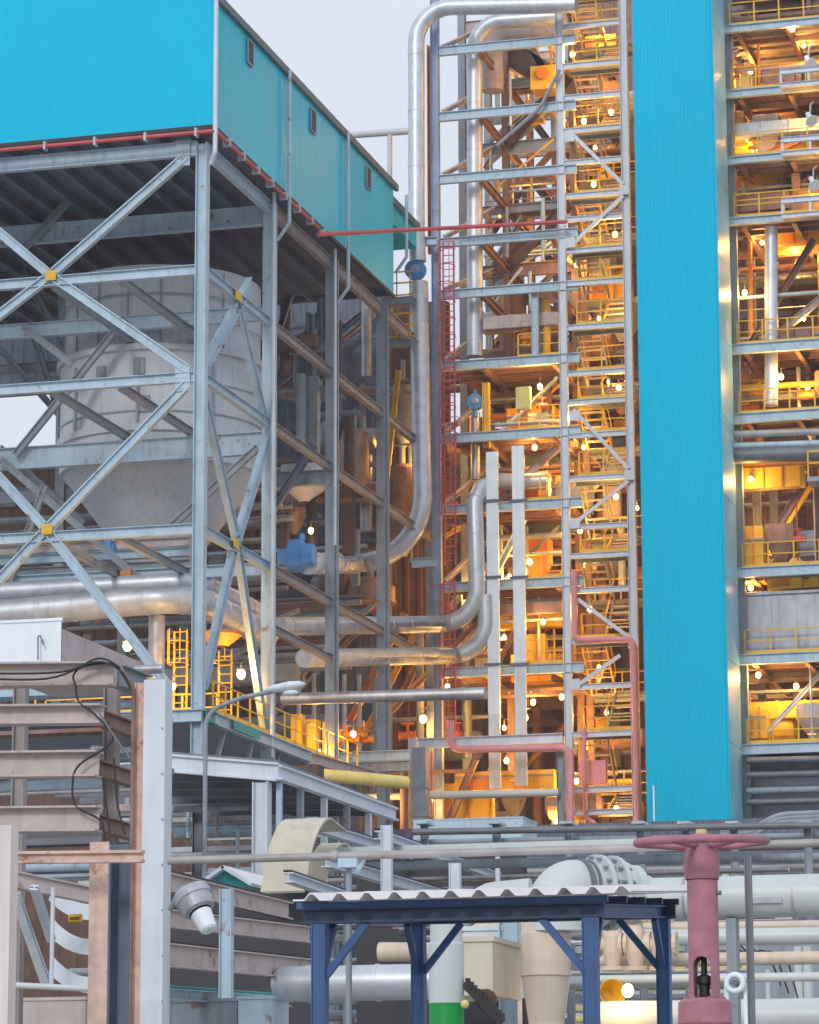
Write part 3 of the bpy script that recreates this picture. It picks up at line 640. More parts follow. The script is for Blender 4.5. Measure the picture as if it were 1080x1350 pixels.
pipe('second silver pipe dropping behind the corner column', 'silver', [PY(745, 22, YT+1.2), PY(626, 30, YT+1.2), PY(626, 470, YT+1.2)], .36, 1.2, 2.2, 18)
valve_disc('smaller blue valve on the second silver pipe in the shade', PY(627, 530, YT+1.0), .36)
pipe('short grey pipe under the smaller blue valve', 'silver_dull', [PY(627, 545, YT+1.2), PY(627, 632, YT+1.2)], .2, 0, .8)
pipe('silver pipe elbow below the fifth beam curving down to the left', 'silver', [PY(720, 634, YT+1.2), PY(690, 636, YT+1.0), PY(655, 634, YT+.5), PY(635, 642, YT-.2), PY(626, 662, YT-.6)]+arc(629, 823, 48, YT-.6)+[PY(368, 826, 121.5)], .37, 0, 1.6, 18)
pipe('lowest silver pipe bend running left under its twin', 'silver', [PY(640, 785, YT-.3)]+arc(641, 864, 44, YT-.3)+[PY(400, 868, 121.5)], .37, 0, 1.6, 18)
pipe('slim pale grey pipe running left above the street lamp', 'silver_dull', [PY(372, 922, 118), PY(640, 914, 118)], .23, 0, 3, 14)
# long pink brown strips beside the pipes
for (px, a, b, mm, lab) in ((568, 60, 335, 'orange', 'orange brown column strip beside the tall silver pipe'), (568, 500, 590, 'yellow', 'yellow column strip beside the tall silver pipe'), (641, 505, 590, 'yellow', 'bright yellow post beside the smaller blue valve')):
    p = PY(px, a, YT+.5); q = PY(px, b, YT+.5); tag(MB().ibar((p.x, YT+.5, q.z), (p.x, YT+.5, p.z), .3, .3, t=.04).build('post', mm), lab, 'post')
pipe('white horizontal pipe between the cyan roof and the tall silver pipe', 'white_pipe', [PY(462, 178, YT+6), PY(548, 172, YT+6)], .17)
p = PY(514, 178, YT+6); q = PY(514, 420, YT+6); pipe('white upright pipe standing behind the cyan roof edge', 'white_pipe', [p, q], .12)
# blue damper at pipe end
p = PY(390, 733, 118.3); t = thing('damper', 'angular bright blue damper box on the left end of the thick silver pipe', 'damper', p-Z*.8)
MB().lathe(p-X*.2, X, [(0, .01), (0, .66), (.5, .66), (.5, .5), (.95, .42), (.95, .01)], 8).build('body', 'blue_valve', t)
MB().box(p.x-.65, p.x-.25, p.y-.3, p.y+.3, p.z-.35, p.z+.25).cyl(p+V((.25, 0, .6)), p+V((.25, 0, .85)), .12).build('actuator', 'blue_valve', t)
# red cross pipe
p = PY(418, 309, Y0+22); q = PY(745, 291, Y0+22)
pipe('thin red pipe spanning from the cyan building to the tower', 'red', [PX(420, 309, XR+.4), PY(600, 300, YT-.7), PY(748, 292, YT-.7)], .09)
# support brackets off the corner column
for lab, (x0, y0_), x1 in (('pale bracket beam under the red pipe holding the silver pipe', (516, 319), 575), ('pale bracket beam low by the silver pipe elbow', (543, 742), 576)):
    a = PY(x0, y0_, YT-.9); b = PY(x1, y0_-1, YT-.9); tag(MB().ibar(a, b, .3, .38).build('bracket_beam', 'steel'), lab, 'bracket')
# white cable ducts with clamps
for (px, yt, yb, lab) in ((649, 596, 1040, 'left of the two tall white flat cable ducts, dark at its foot'), (683, 588, 1036, 'right of the two tall white flat cable ducts')):
    a = PY(px, yt, YT-.35); b = PY(px, yb, YT-.35); zm = PY(px, 942 if px == 649 else 873, YT-.35).z
    t = thing('cable_duct', lab, 'cable duct', (a.x, YT-.35, b.z), 'white cable ducts')
    MB().box(a.x-.26, a.x+.26, YT-.45, YT-.28, zm, a.z).build('cover', 'white', t)
    MB().box(a.x-.25, a.x+.25, YT-.44, YT-.29, b.z, zm-.005).build('lower_cover', 'steel_pale', t)
    for py in (660, 761, 876): z = PY(px, py, YT-.5).z; MB().box(a.x-.42, a.x+.42, YT-.52, YT-.455, z-.06, z+.06).build('clamp', 'steel_dark_shaded', t)
# portal with pink pipe
a = PY(545, 973, YT-2); t = thing('pipe_portal', 'low white steel portal holding the pink and white pipes', 'portal frame', (a.x, YT-2, 0))
b = PY(742, 981, YT-2)
MB().ibar((a.x, YT-2, 0), (a.x, YT-2, a.z), .36, .36).build('post', 'steel_pale', t)
MB().ibar((b.x-.1, YT-2, 0), (b.x-.1, YT-2, b.z-.3), .3, .3).build('post', 'steel_dull', t)
MB().ibar((a.x+.2, YT-2, a.z-.25), (b.x, YT-2, a.z-.25), .3, .42).build('beam', 'steel_pale', t)
pipe('pink pipe running along the low portal and turning down at right', 'pink', [s(594, 950, YT-2.4), s(594, 988, YT-2.4), s(752, 986, YT-2.4), s(753, 1095, YT-2.4)], .16, .45)
pipe('white pipe running level below the pink one', 'white_pipe', [PY(552, 1049, YT-2.3), PY(737, 1045, YT-2.3)], .17)
pipe('white level pipe left of the portal post', 'white_pipe', [PY(455, 1052, YT-2.3), PY(538, 1050, YT-2.3)], .15)
pipe('pale yellow pipe disappearing behind the portal post', 'yellow_pale', [PY(398, 1020, 112), PY(445, 1024, 112), PY(536, 1032, 114)], .24, 1)
pipe('pink pipe turning down the right stair post', 'pink', [s(757, 752, YT-.4), s(758, 843, YT-.4), s(835, 843, YT-.4), s(841, 1090, YT-.4)], .13, .3)
pipe('pink drain pipe beside the foot of the stair', 'pink', [s(770, 960, YT-.2), s(771, 1040, YT-.2), s(772, 1078, YT-.2), s(790, 1090, YT-.2)], .1, .3)
p = PY(782, 1018, YT+.6); tag(MB().box(p.x-.55, p.x+.55, YT+.6, YT+1, p.z-.5, p.z+.5).build('panel', 'pink'), 'pink panel behind the lowest yellow guardrail', 'panel')
pipe('thick rusty pink pipe arching under the silver pipes at the top of the tower', 'rust_pink', [PY(760, 44, YT+3), PY(650, 44, YT+3), PY(650, 120, YT+3)], .5, .9, 2.4, 18)
for (a, b, wd, mm, lab) in (((652, 58), (735, 112), 1.15, 'brown_dark', 'wide dark brown chute slanting in the top storey of the pipe bay'), ((700, 60), (738, 130), .3, 'brown', 'narrow brown chute right of the wide one')):
    tag(MB().bar(PY(*a, YT+6), PY(*b, YT+6), .9, wd).build('chute', mm), lab, 'chute')
p = PY(676, 320, YT+9); q = PY(676, 462, YT+9); tag(MB().lathe((p.x, YT+9, 0), Z, [(q.z, .7), (q.z+2, .62), (p.z, .42), (p.z+.1, .01)], 18).build('stack_duct', 'brown'), 'tapered brown duct standing in the open middle of the pipe bay', 'duct')
p = PY(715, 100, YT+2); t = thing('yellow_machine', 'lit yellow machine box high in the pipe bay beside the stair post', 'machine', (p.x, YT+2, p.z-.6)); MB().box(p.x-.55, p.x+.6, YT+2, YT+3.2, p.z-.6, p.z+.5).build('body', 'yellow', t); MB().lathe(p+V((0, -.02, .1)), -Yv, [(0, .01), (0, .3), (.15, .25), (.15, .01)], 14).build('port', 'orange', t)
# curved grey strut & electrical box
pipe('bent grey conduit crossing the third beam of the pipe bay', 'steel_dull', [PY(655, 192, YT-.3), PY(712, 142, YT-.3), PY(738, 92, YT-.3)], .08, 1)
p = PY(690, 525, YT+.3); t = thing('junction_box', 'yellowish electrical cabinet left of the brightest pipe bay lamp', 'cabinet', p-Z*.5)
MB().box(p.x-.32, p.x+.32, YT+.2, YT+.5, p.z-.5, p.z+.5).build('body', 'yellow_pale', t); MB().box(p.x-.28, p.x+.28, YT+.17, YT+.198, p.z-.45, p.z+.45).build('door', 'yellow_pale', t)
# right side silver pipe and drum
p = PY(1017, 300, YT+.9); q = PY(1017, 535, YT+.9); pipe('tall silver pipe passing through two right hand platforms', 'silver', [p, q], .29, 0, 3.3, 18)
y = YT+.9; a = PY(975, 783, y); b = PY(1200, 783, y); zb_ = PY(975, 862, YT).z
t = thing('flue_duct', 'large grey streaked flue duct right of the cyan duct', 'duct', (a.x+3.6, y+3.6, zb_))
MB().box(a.x-.3, b.x, y, y+4, zb_, a.z).build('shell', 'tank_grey', t)
MB().box(a.x-.35, b.x, y-.12, y-.003, a.z-.1, a.z+.02).build('flange', 'tank_grey', t)
for i in range(9): MB().box(a.x+.1+i*.78, a.x+.13+i*.78, y-.03, y-.003, zb_, a.z-.11).build('seam', 'tank_grey', t)
for py, r_, mm, o_ in ((573, .16, 'grey_pipe', 'uppermost'), (588, .14, 'steel', 'second'), (601, .34, 'dark_pipe', 'thick lowest')):
    pipe(f'{o_} long dark pipe crossing right of the cyan duct above the lit yellow panel', mm, [PY(966, py, YT-.3), PY(1150, py-6, YT-.3)], r_)
p = PY(975, 618, YT+1); q = PY(1060, 640, YT+1); t = thing('lit_duct', 'yellow boxed duct lit by a lamp right of the cyan duct', 'duct', (p.x, YT+1, q.z))
MB().box(p.x-.2, q.x, YT+1, YT+1.6, q.z, p.z).build('body', 'yellow', t); 
for i in range(4): MB().box(p.x+.2+i*.8, p.x+.26+i*.8, YT+.94, YT+.99, q.z, p.z).build('stiffener', 'orange', t)
for py in (1003, 1022, 1043, 1058): pipe(f'grey pipe low at right in the stack above the floor, row {ORD[(py-1003)//18]}', random.choice(['steel_dull', 'grey_pipe', 'dark_pipe']), [PY(985, py, YT-.6), PY(1150, py-4, YT-.6)], .14)
tag(MB().box(Xe-.5, Xr+2, YT+1.5, YT+2, 0, PY(1000, 992, YT).z).build('wall', 'steel_dark_shaded'), 'dark wall below the lowest right hand platform', 'wall')
p = PY(1072, 598, YT-1); t = thing('balcony', 'yellow railed balcony at the right edge beside the lit yellow duct', 'balcony', (p.x, YT-1, p.z))
MB().box(p.x-.2, p.x+3, YT-1.6, YT-.2, PY(1072, 632, YT-1).z-.2, PY(1072, 632, YT-1).z).build('deck', 'steel_dull', t)
m = MB(); zq = PY(1072, 632, YT-1).z
for z in (1.1, .6): m.bar((p.x-.15, YT-1.5, zq+z), (p.x+3, YT-1.5, zq+z), .06, .06)
for i in range(4): m.bar((p.x-.15+i*.8, YT-1.5, zq), (p.x-.15+i*.8, YT-1.5, zq+1.1), .06, .06)
m.build('railing', 'yellow', t)
# floodlight housings at right edge
for n_, (px, py) in enumerate(((1066, 80), (1068, 155), (1072, 240))):
    p = PY(px, py, YT-.6); t = thing('floodlight', f'{ORD[n_]} white floodlight from the top at the right edge', 'floodlight', p, 'white floodlights at the right edge')
    MB().lathe(p, V((.4, -.5, -.8)), [(-.3, .01), (-.3, .1), (0, .12), (.25, .3), (.27, .3), (.27, .01)], 14).build('housing', 'white', t)
    MB().tube([p, p+V((0, .3, .7)), p+V((.1, .6, .9))], .04, .1, 6).build('arm', 'steel', t)

# ------------------------------------------------------------------ lamps in the tower: the seen ones, then extra ones added for interior glow
LAMPS = [(1045, 38, .6, 1.2), (1068, 162, .9, 1), (1078, 245, .9, 1), (755, 72, .8, 1.2), (770, 160, 1, .8), (806, 148, 1.5, .7), (783, 243, 1, 1), (811, 309, 1, 1), (712, 510, .9, 1.3), (803, 503, 5, 1), (816, 511, 1.2, .8), (756, 550, .7, .9),
 (982, 386, .9, 1), (1030, 497, 1, 1.2), (990, 632, .6, 1), (812, 655, 1, .7), (699, 741, 1, 1.1), (716, 820, 1.1, 1), (741, 919, 1, .9), (703, 926, 2.5, 1), (693, 947, 2, .9), (733, 1082, .8, 1.1), (813, 1066, .8, 1.1), (1050, 905, 1.6, 1.3),
 (778, 803, 1.2, .6), (668, 1003, 2, .7), (1000, 945, 2, 1), (770, 745, 6, 1.2), (1015, 700, 4, 1.6), (1040, 820, 5, .6), (840, 670, 5.5, 1.2), (990, 95, 4, 1.5), (1000, 178, 4, 1.5), (985, 262, 4, 1.5), (1060, 420, 4, 1.4), (1050, 350, 5, 1.5), (790, 420, 6, 1.5), (795, 40, 6, 1.5), (770, 640, 7, 1.5),
 (700, 275, 8, 1.4), (680, 110, 8, 1.4), (790, 330, 7, 1.4), (690, 620, 6, 1.2), (665, 840, 6, 1.4), (680, 700, 7, 1.3), (610, 780, 5, 1), (780, 985, 6, 1.4), (650, 900, 7, 1.5), (600, 1040, 3, 1.2), (690, 1050, 4, 1.4), (790, 880, 6, 1.3), (1070, 600, 6, 1), (600, 560, 6, .7), (665, 455, 9, 1.0), (845, 120, 8, .9), (760, 350, 4, .8), (820, 425, 3, .8), (770, 590, 3, .8), (765, 700, 2.5, .9), (800, 940, 3, .9), (760, 1030, 2, .8), (672, 760, 3, 1), (690, 870, 3, 1), (665, 960, 3, 1), (625, 985, 2, .8), (705, 590, 2, .8), (1005, 320, 3, .9), (1065, 510, 2, .9), (990, 775, 2, .7), (1070, 945, 2, .9), (1000, 890, 1, .8), (1060, 60, 3, .9), (980, 215, 2, .8), (785, 195, 7, 1.4), (775, 100, 7, 1.2), (1030, 150, 9, 1.5), (1030, 20, 8, 1.5), (1010, 530, 9, 1.4), (1070, 730, 8, 1.4), (990, 930, 8, 1.4)]
def place_lamps():
    items = []
    for (px, py, dy, k) in LAMPS:
        reg = 'stair tower' if 741 <= px < 842 else ('pipe bay' if px < 741 else 'right hand platforms')
        items.append((reg, py, px, dy, k))
    for reg in ('stair tower', 'pipe bay', 'right hand platforms'):
        L_ = sorted([i for i in items if i[0] == reg], key=lambda i: i[1])
        for n_, (r_, py, px, dy, k) in enumerate(L_):
            size = 'bright' if k > .9 else 'dim'
            lamp(f'{size} orange lamp, {ORD[n_]} from the top in the {reg}', PY(px, py, YT+dy), k*random.uniform(.6, 1.35), .115 if dy < 3 else .09)
place_lamps()

# ================================================================== inside and below the left frame
YB = 139.5
def wall(name, label, x0, x1, y, z0, z1, m, cat='wall'):
    o = MB(); o.add(*wall_ribs(V((x0, y, 0)), V((x1, y, 0)), z1, z1, z0, z0, .6, .05, V((0, -1, 0)))); o.box(x0, x1, y+.05, y+.6, z0, z1)
    return tag(o.build(name, m), label, cat)
wall('dark_backdrop', 'dark backdrop standing for shade behind the left frame columns', PY(352, 500, YB).x, PY(512, 500, YB).x, YB, 0, PY(500, 372, YB).z, 'steel_dark_shaded', 'casing')  # dark backdrops stand in for the deep shade and close off the sky
wall('dark_backdrop', 'dark brown backdrop low behind the silo cone', XL-16, PY(350, 500, YB).x, YB+.8, 0, PY(100, 612, YB+.8).z, 'brown_dark', 'casing')
wall('dark_backdrop', 'dark backdrop band standing for shade high behind the silo under the cyan building', XL-16, PY(350, 500, YB).x, YB+.4, PY(100, 345, YB).z, ZB-.2, 'steel_dark_shaded', 'casing')
wall('dark_backdrop', 'dark lower backdrop behind the pipes between frame and tower', PY(505, 500, YT+8).x, PY(590, 500, YT+8).x, YT+8, 0, PY(540, 400, YT+8).z, 'brown_dark', 'casing')
for (a, b, c, d, yq, mm, cone, lab) in ((448, 486, 566, 655, 134.5, 'copper_brown', .25, 'coppery upright vessel in the shade left of the big silver elbow'), (372, 432, 604, 662, 125, 'vessel', .35, 'grey blue round bin hanging behind the second column'),
        (508, 552, 612, 735, 138, 'brown', .2, 'brown upright vessel behind the big silver elbow'), (452, 520, 762, 812, 136.5, 'copper_brown', .3, 'coppery round vessel under the big silver elbow'), (388, 425, 440, 540, 127, 'dark_pipe', .2, 'dark upright vessel high in the shaded left frame'), (515, 548, 500, 590, 138, 'steel_dull', .2, 'grey vessel between the third column and the big silver drop'), (372, 405, 672, 705, 126, 'copper_brown', .9, 'rusty cone hopper just above the blue damper')):
    p = PY((a+b)/2, c, yq); q = PY((a+b)/2, d, yq); r = (PY(b, c, yq).x-PY(a, c, yq).x)/2; h = p.z-q.z; t = thing('vessel', lab, 'vessel', (p.x, yq, q.z))
    MB().lathe((p.x, yq, 0), Z, [(q.z, r*.2), (q.z+h*cone, r), (p.z-r*.35, r), (p.z-r*.12, r*.8), (p.z, r*.3), (p.z+.01, .01)], 28).build('shell', mm, t)
    MB().cyl((p.x, yq, q.z+h*cone), (p.x, yq, q.z+h*cone+.12), r*1.06, n=28).build('ring', mm, t); MB().cyl((p.x, yq, p.z-.1), (p.x, yq, p.z+.9), r*.2, n=14).build('spout', 'steel_dull', t)
def zz_(py, y): return PY(300, py, y).z
SHADE_PAL = ['steel_dark_shaded', 'brown_dark', 'dark_pipe', 'black', 'steel_dark_shaded', 'brown_dark', 'steel_dull']  # dark colours stand in for the shade inside the left frame
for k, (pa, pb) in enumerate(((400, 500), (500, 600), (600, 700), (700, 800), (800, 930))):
    if k < 3: fill(f'in shaded storey {NUM[k]} of the left frame', PY(352, 500, ys[2]).x, XC-.4, ys[2]-1, ys[3], zz_(pb, ys[2]), zz_(pa, ys[2]), 8, pal=SHADE_PAL, kinds='vp vp duct tray brace hp'.split())
    fill(f'in deep storey {NUM[k]} behind the big elbow', PY(356, 500, 136).x, PY(497, 500, 136).x, 135.5, YB-.6, PY(400, pb, 136).z, PY(400, pa, 136).z, 8, ref=136, pal=['steel_dull', 'brown', 'brown_dark', 'steel_dark_shaded', 'silver_dull', 'copper_brown'], kinds='vp hp duct tray brace drum'.split())
for k, (pa, pb) in enumerate(((620, 700), (700, 780), (780, 930))):
    fill(f'behind the silo cone, level {NUM[k]}', PY(-60, 500, ys[2]).x, PY(350, 500, ys[2]).x, ys[1]+8.6, YB-.5, zz_(pb, ys[2]), zz_(pa, ys[2]), 16, pal=['steel_dull', 'brown', 'steel_rusty', 'grey_pipe', 'silver_dull', 'brown', 'steel'], kinds='vp hp duct tray brace hp'.split())
fill('between left frame and corner column', PY(512, 500, YT+3).x, PY(572, 500, YT+3).x, YT, YT+6, PY(540, 720, YT).z, PY(540, 480, YT).z, 10, pal=['steel_dull', 'brown_dark', 'brown', 'dark_pipe', 'yellow'], kinds='hp brace tray hp vp'.split())
fill('low left of the corner column', PY(450, 500, YT+3).x, PY(640, 500, YT+3).x, YT+1, YT+7, PY(540, 985, YT).z, PY(540, 800, YT).z, 16, kinds='vp vp hp valve box brace drum'.split())
fill('low at the foot behind the pipe portal', PY(400, 500, YT+3).x, PY(640, 500, YT+3).x, YT-4, YT+4, 0.3, PY(540, 1000, YT).z, 14)
for i in range(7):
    x = PY(395+i*17, 500, 128).x; clutter('vp', random.choice(['steel_dull', 'brown', 'silver_dull']), (V((x, 128+i*.3, PY(450, 995, 128).z)), V((x, 128+i*.3, PY(450, 885, 128).z)), .09, 0), 'in a row under the slim pale pipe')
# small yellow platforms by the building corner
for n_, (py, a, b) in enumerate(((392, 512, 545), (447, 512, 548))):
    p = PY(a, py, YT-2.2); q = PY(b, py, YT-2.2); t = thing('platform', f'{("upper", "lower")[n_]} small yellow edged platform squeezed between building and silver pipe', 'platform', p)
    MB().box(p.x-.3, q.x, YT-2.2, YT-.8, p.z-.06, p.z).ibar((p.x-.3, YT-2.28, p.z-.2), (q.x, YT-2.28, p.z-.2), .1, .3).build('deck', 'steel_dull', t)
    m = MB()
    for z in (.05, .6, 1.1): m.bar((p.x-.3, YT-2.25, p.z+z), (q.x, YT-2.25, p.z+z), .05, .06)
    for i in range(3): m.bar((p.x-.2+i*.6, YT-2.25, p.z), (p.x-.2+i*.6, YT-2.25, p.z+1.1), .05, .05)
    m.build('railing', 'yellow', t)
# silver pipes at left
yq = ys[1]-2.2
pipe('large shiny silver pipe sweeping across the lower left frame', 'silver', [PY(-60, 815, yq), PY(252, 787, yq), PY(252, 787, yq)+V((0, 9, 0))], .52, 1.6, 1.4, 24)
pipe('dull silver pipe lying above the large shiny one at lower left', 'silver', [PY(-60, 784, yq+1.6), PY(262, 766, yq+1.6), PY(262, 766, yq+1.6)+V((0, 7, 0))], .36, 1.2, 1.6, 20)
p = PY(207, 812, yq+.6); pipe('banded dark silver riser under the large left pipe', 'silver_dull', [p, V((p.x, p.y, zpl))], .3, 0, .7, 18)
yq2 = ys[1]+1
for (py, mm, lab) in ((735, 'steel', 'pale cable trough'), (752, 'steel_dull', 'grey channel'), (722, 'rust_pink', 'pinkish channel')):
    tag(MB().ibar(PY(-60, py+8, yq2), PY(250, py-8, yq2), .3, .35).build('trough', mm), f'long {lab} above the silver pipes in the left frame', 'channel')
p = PY(145, 724, yq2-1); t = thing('actuator', 'small bright blue actuator left of the silo foot', 'actuator', p-Z*.3); MB().lathe(p-X*.2, X, [(0, .01), (0, .2), (.4, .2), (.4, .01)], 12).box(p.x-.12, p.x+.12, p.y-.3, p.y+.1, p.z-.1, p.z+.3).build('body', 'blue_valve', t)
p = PY(165, 757, yq2-1.5); tag(MB().box(p.x-.22, p.x+.22, p.y, p.y+.4, p.z-.14, p.z+.14).build('box', 'orange'), 'small orange box under the left channels', 'box')
# platform railings and caged ladders
rail('yellow guardrail on the left platform edge, front side', (PY(-60, 935, Y0).x, Y0-.05, zpl), (XC-1.4, Y0-.05, zpl))
rail('yellow guardrail running away along the side of the left platform', (XC+.2, Y0+1, zpl), (XC+.2, ys[2]+3, zpl))
rail('yellow guardrail inside the left platform under the silver pipes', (PY(60, 935, ys[1]-4).x, ys[1]-4, zpl), (XC-.6, ys[1]-4, zpl))
for (px, lab) in ((238, 'yellow caged ladder beside the corner column of the left frame'), (297, 'yellow caged ladder behind the side diagonals')):
    x = PY(px, 880, Y0+4).x; ladder(lab, x, Y0+4, zpl, PY(px, 832 if px < 250 else 858, Y0+4).z, 'yellow')
for (px, py, lab) in ((410, 975, 'first'), (432, 978, 'second'), (390, 968, 'third')):
    p = PY(px, py, 122); t = thing('cabinet', f'{lab} yellow cabinet glowing on the platform under the slim pale pipe', 'cabinet', p-Z*.8, 'yellow cabinets'); MB().box(p.x-.22, p.x+.22, 122, 122.6, p.z-.8, p.z+.8).build('body', 'yellow', t); MB().box(p.x-.18, p.x+.18, 121.96, 121.997, p.z-.7, p.z+.7).build('door', 'yellow', t)
for i in range(5):
    p = PY(448+i*9, 975-(i % 2)*6, 123+i*.3); clutter('valve', 'orange', (p, .16), 'in the row beside the yellow cabinets')
p = PY(290, 838, Y0+6); tag(MB().lathe(p-Z*.4, Z, [(0, .3), (.4, .8), (.5, .8), (.5, .01)], 16).build('hood', 'orange'), 'small orange hood glowing behind the side diagonals', 'hood')
for lab, px, py, y, k in (('bright lamp on a hooked arm over the left platform', 168, 852, Y0+2.5, 1.6), ('bright lamp behind the side diagonals of the left frame', 318, 889, Y0+6, 1.8), ('lone orange lamp on a post left of the corner column', 558, 948, YT+.8, 1.3), ('fill lamp added low behind the yellow cabinets', 420, 992, 121, 1.2), ('fill lamp added among the orange valves', 466, 968, 122, .9), ('fill lamp added behind the yellow caged ladder', 228, 905, Y0+2.5, 1.2),
                        ('fill lamp added under the upper left edge of the tower pipes', 560, 600, YT+3, .8), ('fill lamp added deep below the grey bin', 410, 700, ys[2]+3, .5), ('fill lamp added near the foot of the portal post', 575, 1050, YT-1, 1.2), ('fill lamp added at left under the yellow pipe', 500, 1060, YT-3, 1.), ('fill lamp added between the lower silver pipes', 590, 905, YT+2, 1.0)):
    lamp('orange '+lab, PY(px, py, y), k, .16 if k > 1.2 else .11)  # all but the first three are unseen, added for warm glow
# lower beams of the platform region
yq = 116
for a, b, mm, lab in (((368, 988), (412, 1000), 'steel', 'short grey beam right of the left platform'), ((440, 1000), (540, 996), 'steel', 'grey beam under the orange valves'), ((455, 1012), (540, 1009), 'steel_dull', 'darker beam just below the grey one')):
    tag(MB().ibar(PY(*a, yq+10), PY(*b, yq+10), .3, .45).build('beam', mm), lab, 'beam')
tag(MB().ibar(PX(410, 1000, XC+1.2), PX(494, 1024, XC+1.2), .3, .4).build('beam', 'rust_pink'), 'pinkish beam running away from the left platform', 'beam')
# street lamp
p = PY(271, 1135, 66); t = thing('street_lamp', 'grey street lamp with a curved arm in front of the left frame', 'street lamp', (p.x, 66, 0))
a = PY(271, 950, 66); MB().tube([(p.x, 66, 0), a, PY(283, 934, 66), PY(318, 920, 66), PY(362, 911, 66)], .05, .5, 10).build('pole', 'steel_dull', t)
c = PY(376, 906, 66); d = (PY(400, 901, 66)-PY(352, 912, 66)).normalized(); q = MB(); n0 = len(q.v); q.lathe(c-d*.48, d, [(0, .02), (.04, .07), (.2, .13), (.6, .17), (.85, .12), (.95, .02)], 16)
q.v = [V((v.x, v.y, c.z+(v.z-c.z)*.66)) for v in q.v]; q.build('head', 'steel_pale', t)
MB().sphere(c+V((.12, 0, -.12)), .1, 10, 6, (1.8, 1, .7)).build('lens', 'white', t)

# ================================================================== low canopy and clutter in the middle distance
YC = 70
t = thing('canopy', 'pale blue framed flat canopy below the left frame', 'canopy', (PY(365, 1018, YC).x, YC, 0))
pa, pb = PY(120, 998, YC), PY(366, 1018, YC); pc = PX(521, 1074, pb.x)
MB().ibar(pa, pb, .2, .42, t=.05).build('fascia', 'steel_pale', t); MB().ibar(pb, pc, .2, .34, X, t=.05).build('fascia', 'steel_pale', t)
r_ = MB(); r_.add([pa+Z*.22, pb+Z*.22, pc+Z*.18, pc+(pa-pb)+Z*.18, pa+Z*.27, pb+Z*.27, pc+Z*.23, pc+(pa-pb)+Z*.23], [(0, 3, 2, 1), (4, 5, 6, 7), (0, 1, 5, 4), (1, 2, 6, 5), (2, 3, 7, 6), (3, 0, 4, 7)]); r_.build('roof_sheet', 'dark_pipe', t)
for px in (345,): x = PY(px, 1050, YC).x; MB().ibar((x, YC+.02, 0), (x, YC+.02, pb.z-.22), .34, .36).build('post', 'steel_pale', t)
x = pb.x-.05; MB().bar((x, YC+.3, 0), (x, YC+.3, pb.z-.22), .12, .12).build('post', 'steel', t)
for i in range(1, 6):
    q = pb.lerp(pc, i/5.2); MB().bar((q.x-.05, q.y, 0), (q.x-.05, q.y, q.z-.2), .14, .14).build('post', 'steel_dull' if i % 2 else 'steel_pale', t)
for i in range(6):
    q = pb.lerp(pc, (i+.5)/6); MB().ibar(q+V((-7, 0, .2)), q, .1, .24).build('purlin', 'dark_pipe', t)  # dark colour holds the shade under the canopy roof
cz = PY(300, 1330, YC).z
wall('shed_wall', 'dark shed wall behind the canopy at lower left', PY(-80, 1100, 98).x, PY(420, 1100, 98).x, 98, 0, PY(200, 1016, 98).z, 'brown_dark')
wall('shed_wall', 'dark grey wall at the back under the tower', PY(400, 1100, 128).x, PY(1250, 1100, 128).x, 129, 0, PY(700, 1088, 129).z, 'steel_dark_shaded')
MIX = ['steel', 'steel_dull', 'grey_pipe', 'rust_pink', 'steel_pale', 'brown', 'white_pipe', 'silver_dull', 'dark_pipe', 'steel_dull']
for k, (pa_, pb_) in enumerate(((1035, 1090), (1090, 1150), (1150, 1240), (1240, 1349))):
    fill(f'under the pale canopy, layer {NUM[k]}', PY(200, 1100, 80).x, PY(400, 1100, 80).x, 74, 92, PY(300, pb_, 76).z, PY(300, max(pa_, 1045), 75).z, 20, MIX, 'hp hp vp vp tray hp'.split(), .45)
    if k: fill(f'between canopy and shelter, layer {NUM[k-1]}', PY(380, 1100, 80).x, PY(640, 1100, 80).x, 76, 100, PY(500, pb_, 80).z, PY(500, pa_+28, 76).z, 16, MIX, 'hp hp vp tray'.split(), .45)
for k, (pa_, pb_) in enumerate(((1165, 1215), (1225, 1280), (1280, 1349))):
    fill(f'behind the big white pipe, layer {NUM[k]}', PY(620, 1100, 60).x, PY(1100, 1100, 60).x, 50, 72, max(.3, PY(900, pb_, 60).z), PY(900, pa_, 60).z, 16, ['white_pipe', 'steel_pale', 'cream', 'steel', 'grey_pipe', 'steel_dull', 'white_pipe', 'yellow_pale', 'dark_pipe'], 'hp hp hp vp tray'.split(), .4)
for k in range(3):
    fill(f'in the left edge rack, shelf {NUM[k]}', PY(-60, 900, 60).x, PY(215, 900, 60).x, 50, 66, PY(100, 1000+k*80, 58).z, PY(100, 950+k*80, 58).z, 9, MIX, 'hp hp tray'.split(), .45, ref=60)
# pale buildings and sheet boxes glimpsed beyond
def boxy(name, label, px0, py0, px1, py1, y, dep, m, cat=None):
    p = PY(px0, py0, y); q = PY(px1, py1, y); t = thing(name, label, cat or name.replace('_', ' '), (p.x, y, q.z))
    MB().box(p.x, q.x, y, y+dep, q.z, p.z).build('body', m, t); MB().box(p.x-.02, q.x+.02, y-.02, y+dep+.02, p.z+.002, p.z+.05).build('lid', m, t)
    return t
boxy('cabinet', 'white plain cabinet top with a small hook handle at the left edge', -90, 827, 80, 872, 47, .01, 'white')
boxy('machine_box', 'beige box under the blue shelter roof', 578, 1243, 650, 1312, 31, 1.2, 'beige')
boxy('grey_panel', 'grey concrete panel at the lower right corner', 985, 1245, 1130, 1322, 46, .4, 'steel_dull', 'panel')
boxy('blue_cabinet', 'long bluish cabinet at the foot of the pipe portal', 545, 1083, 690, 1104, 100, 2, 'steel', 'cabinet')
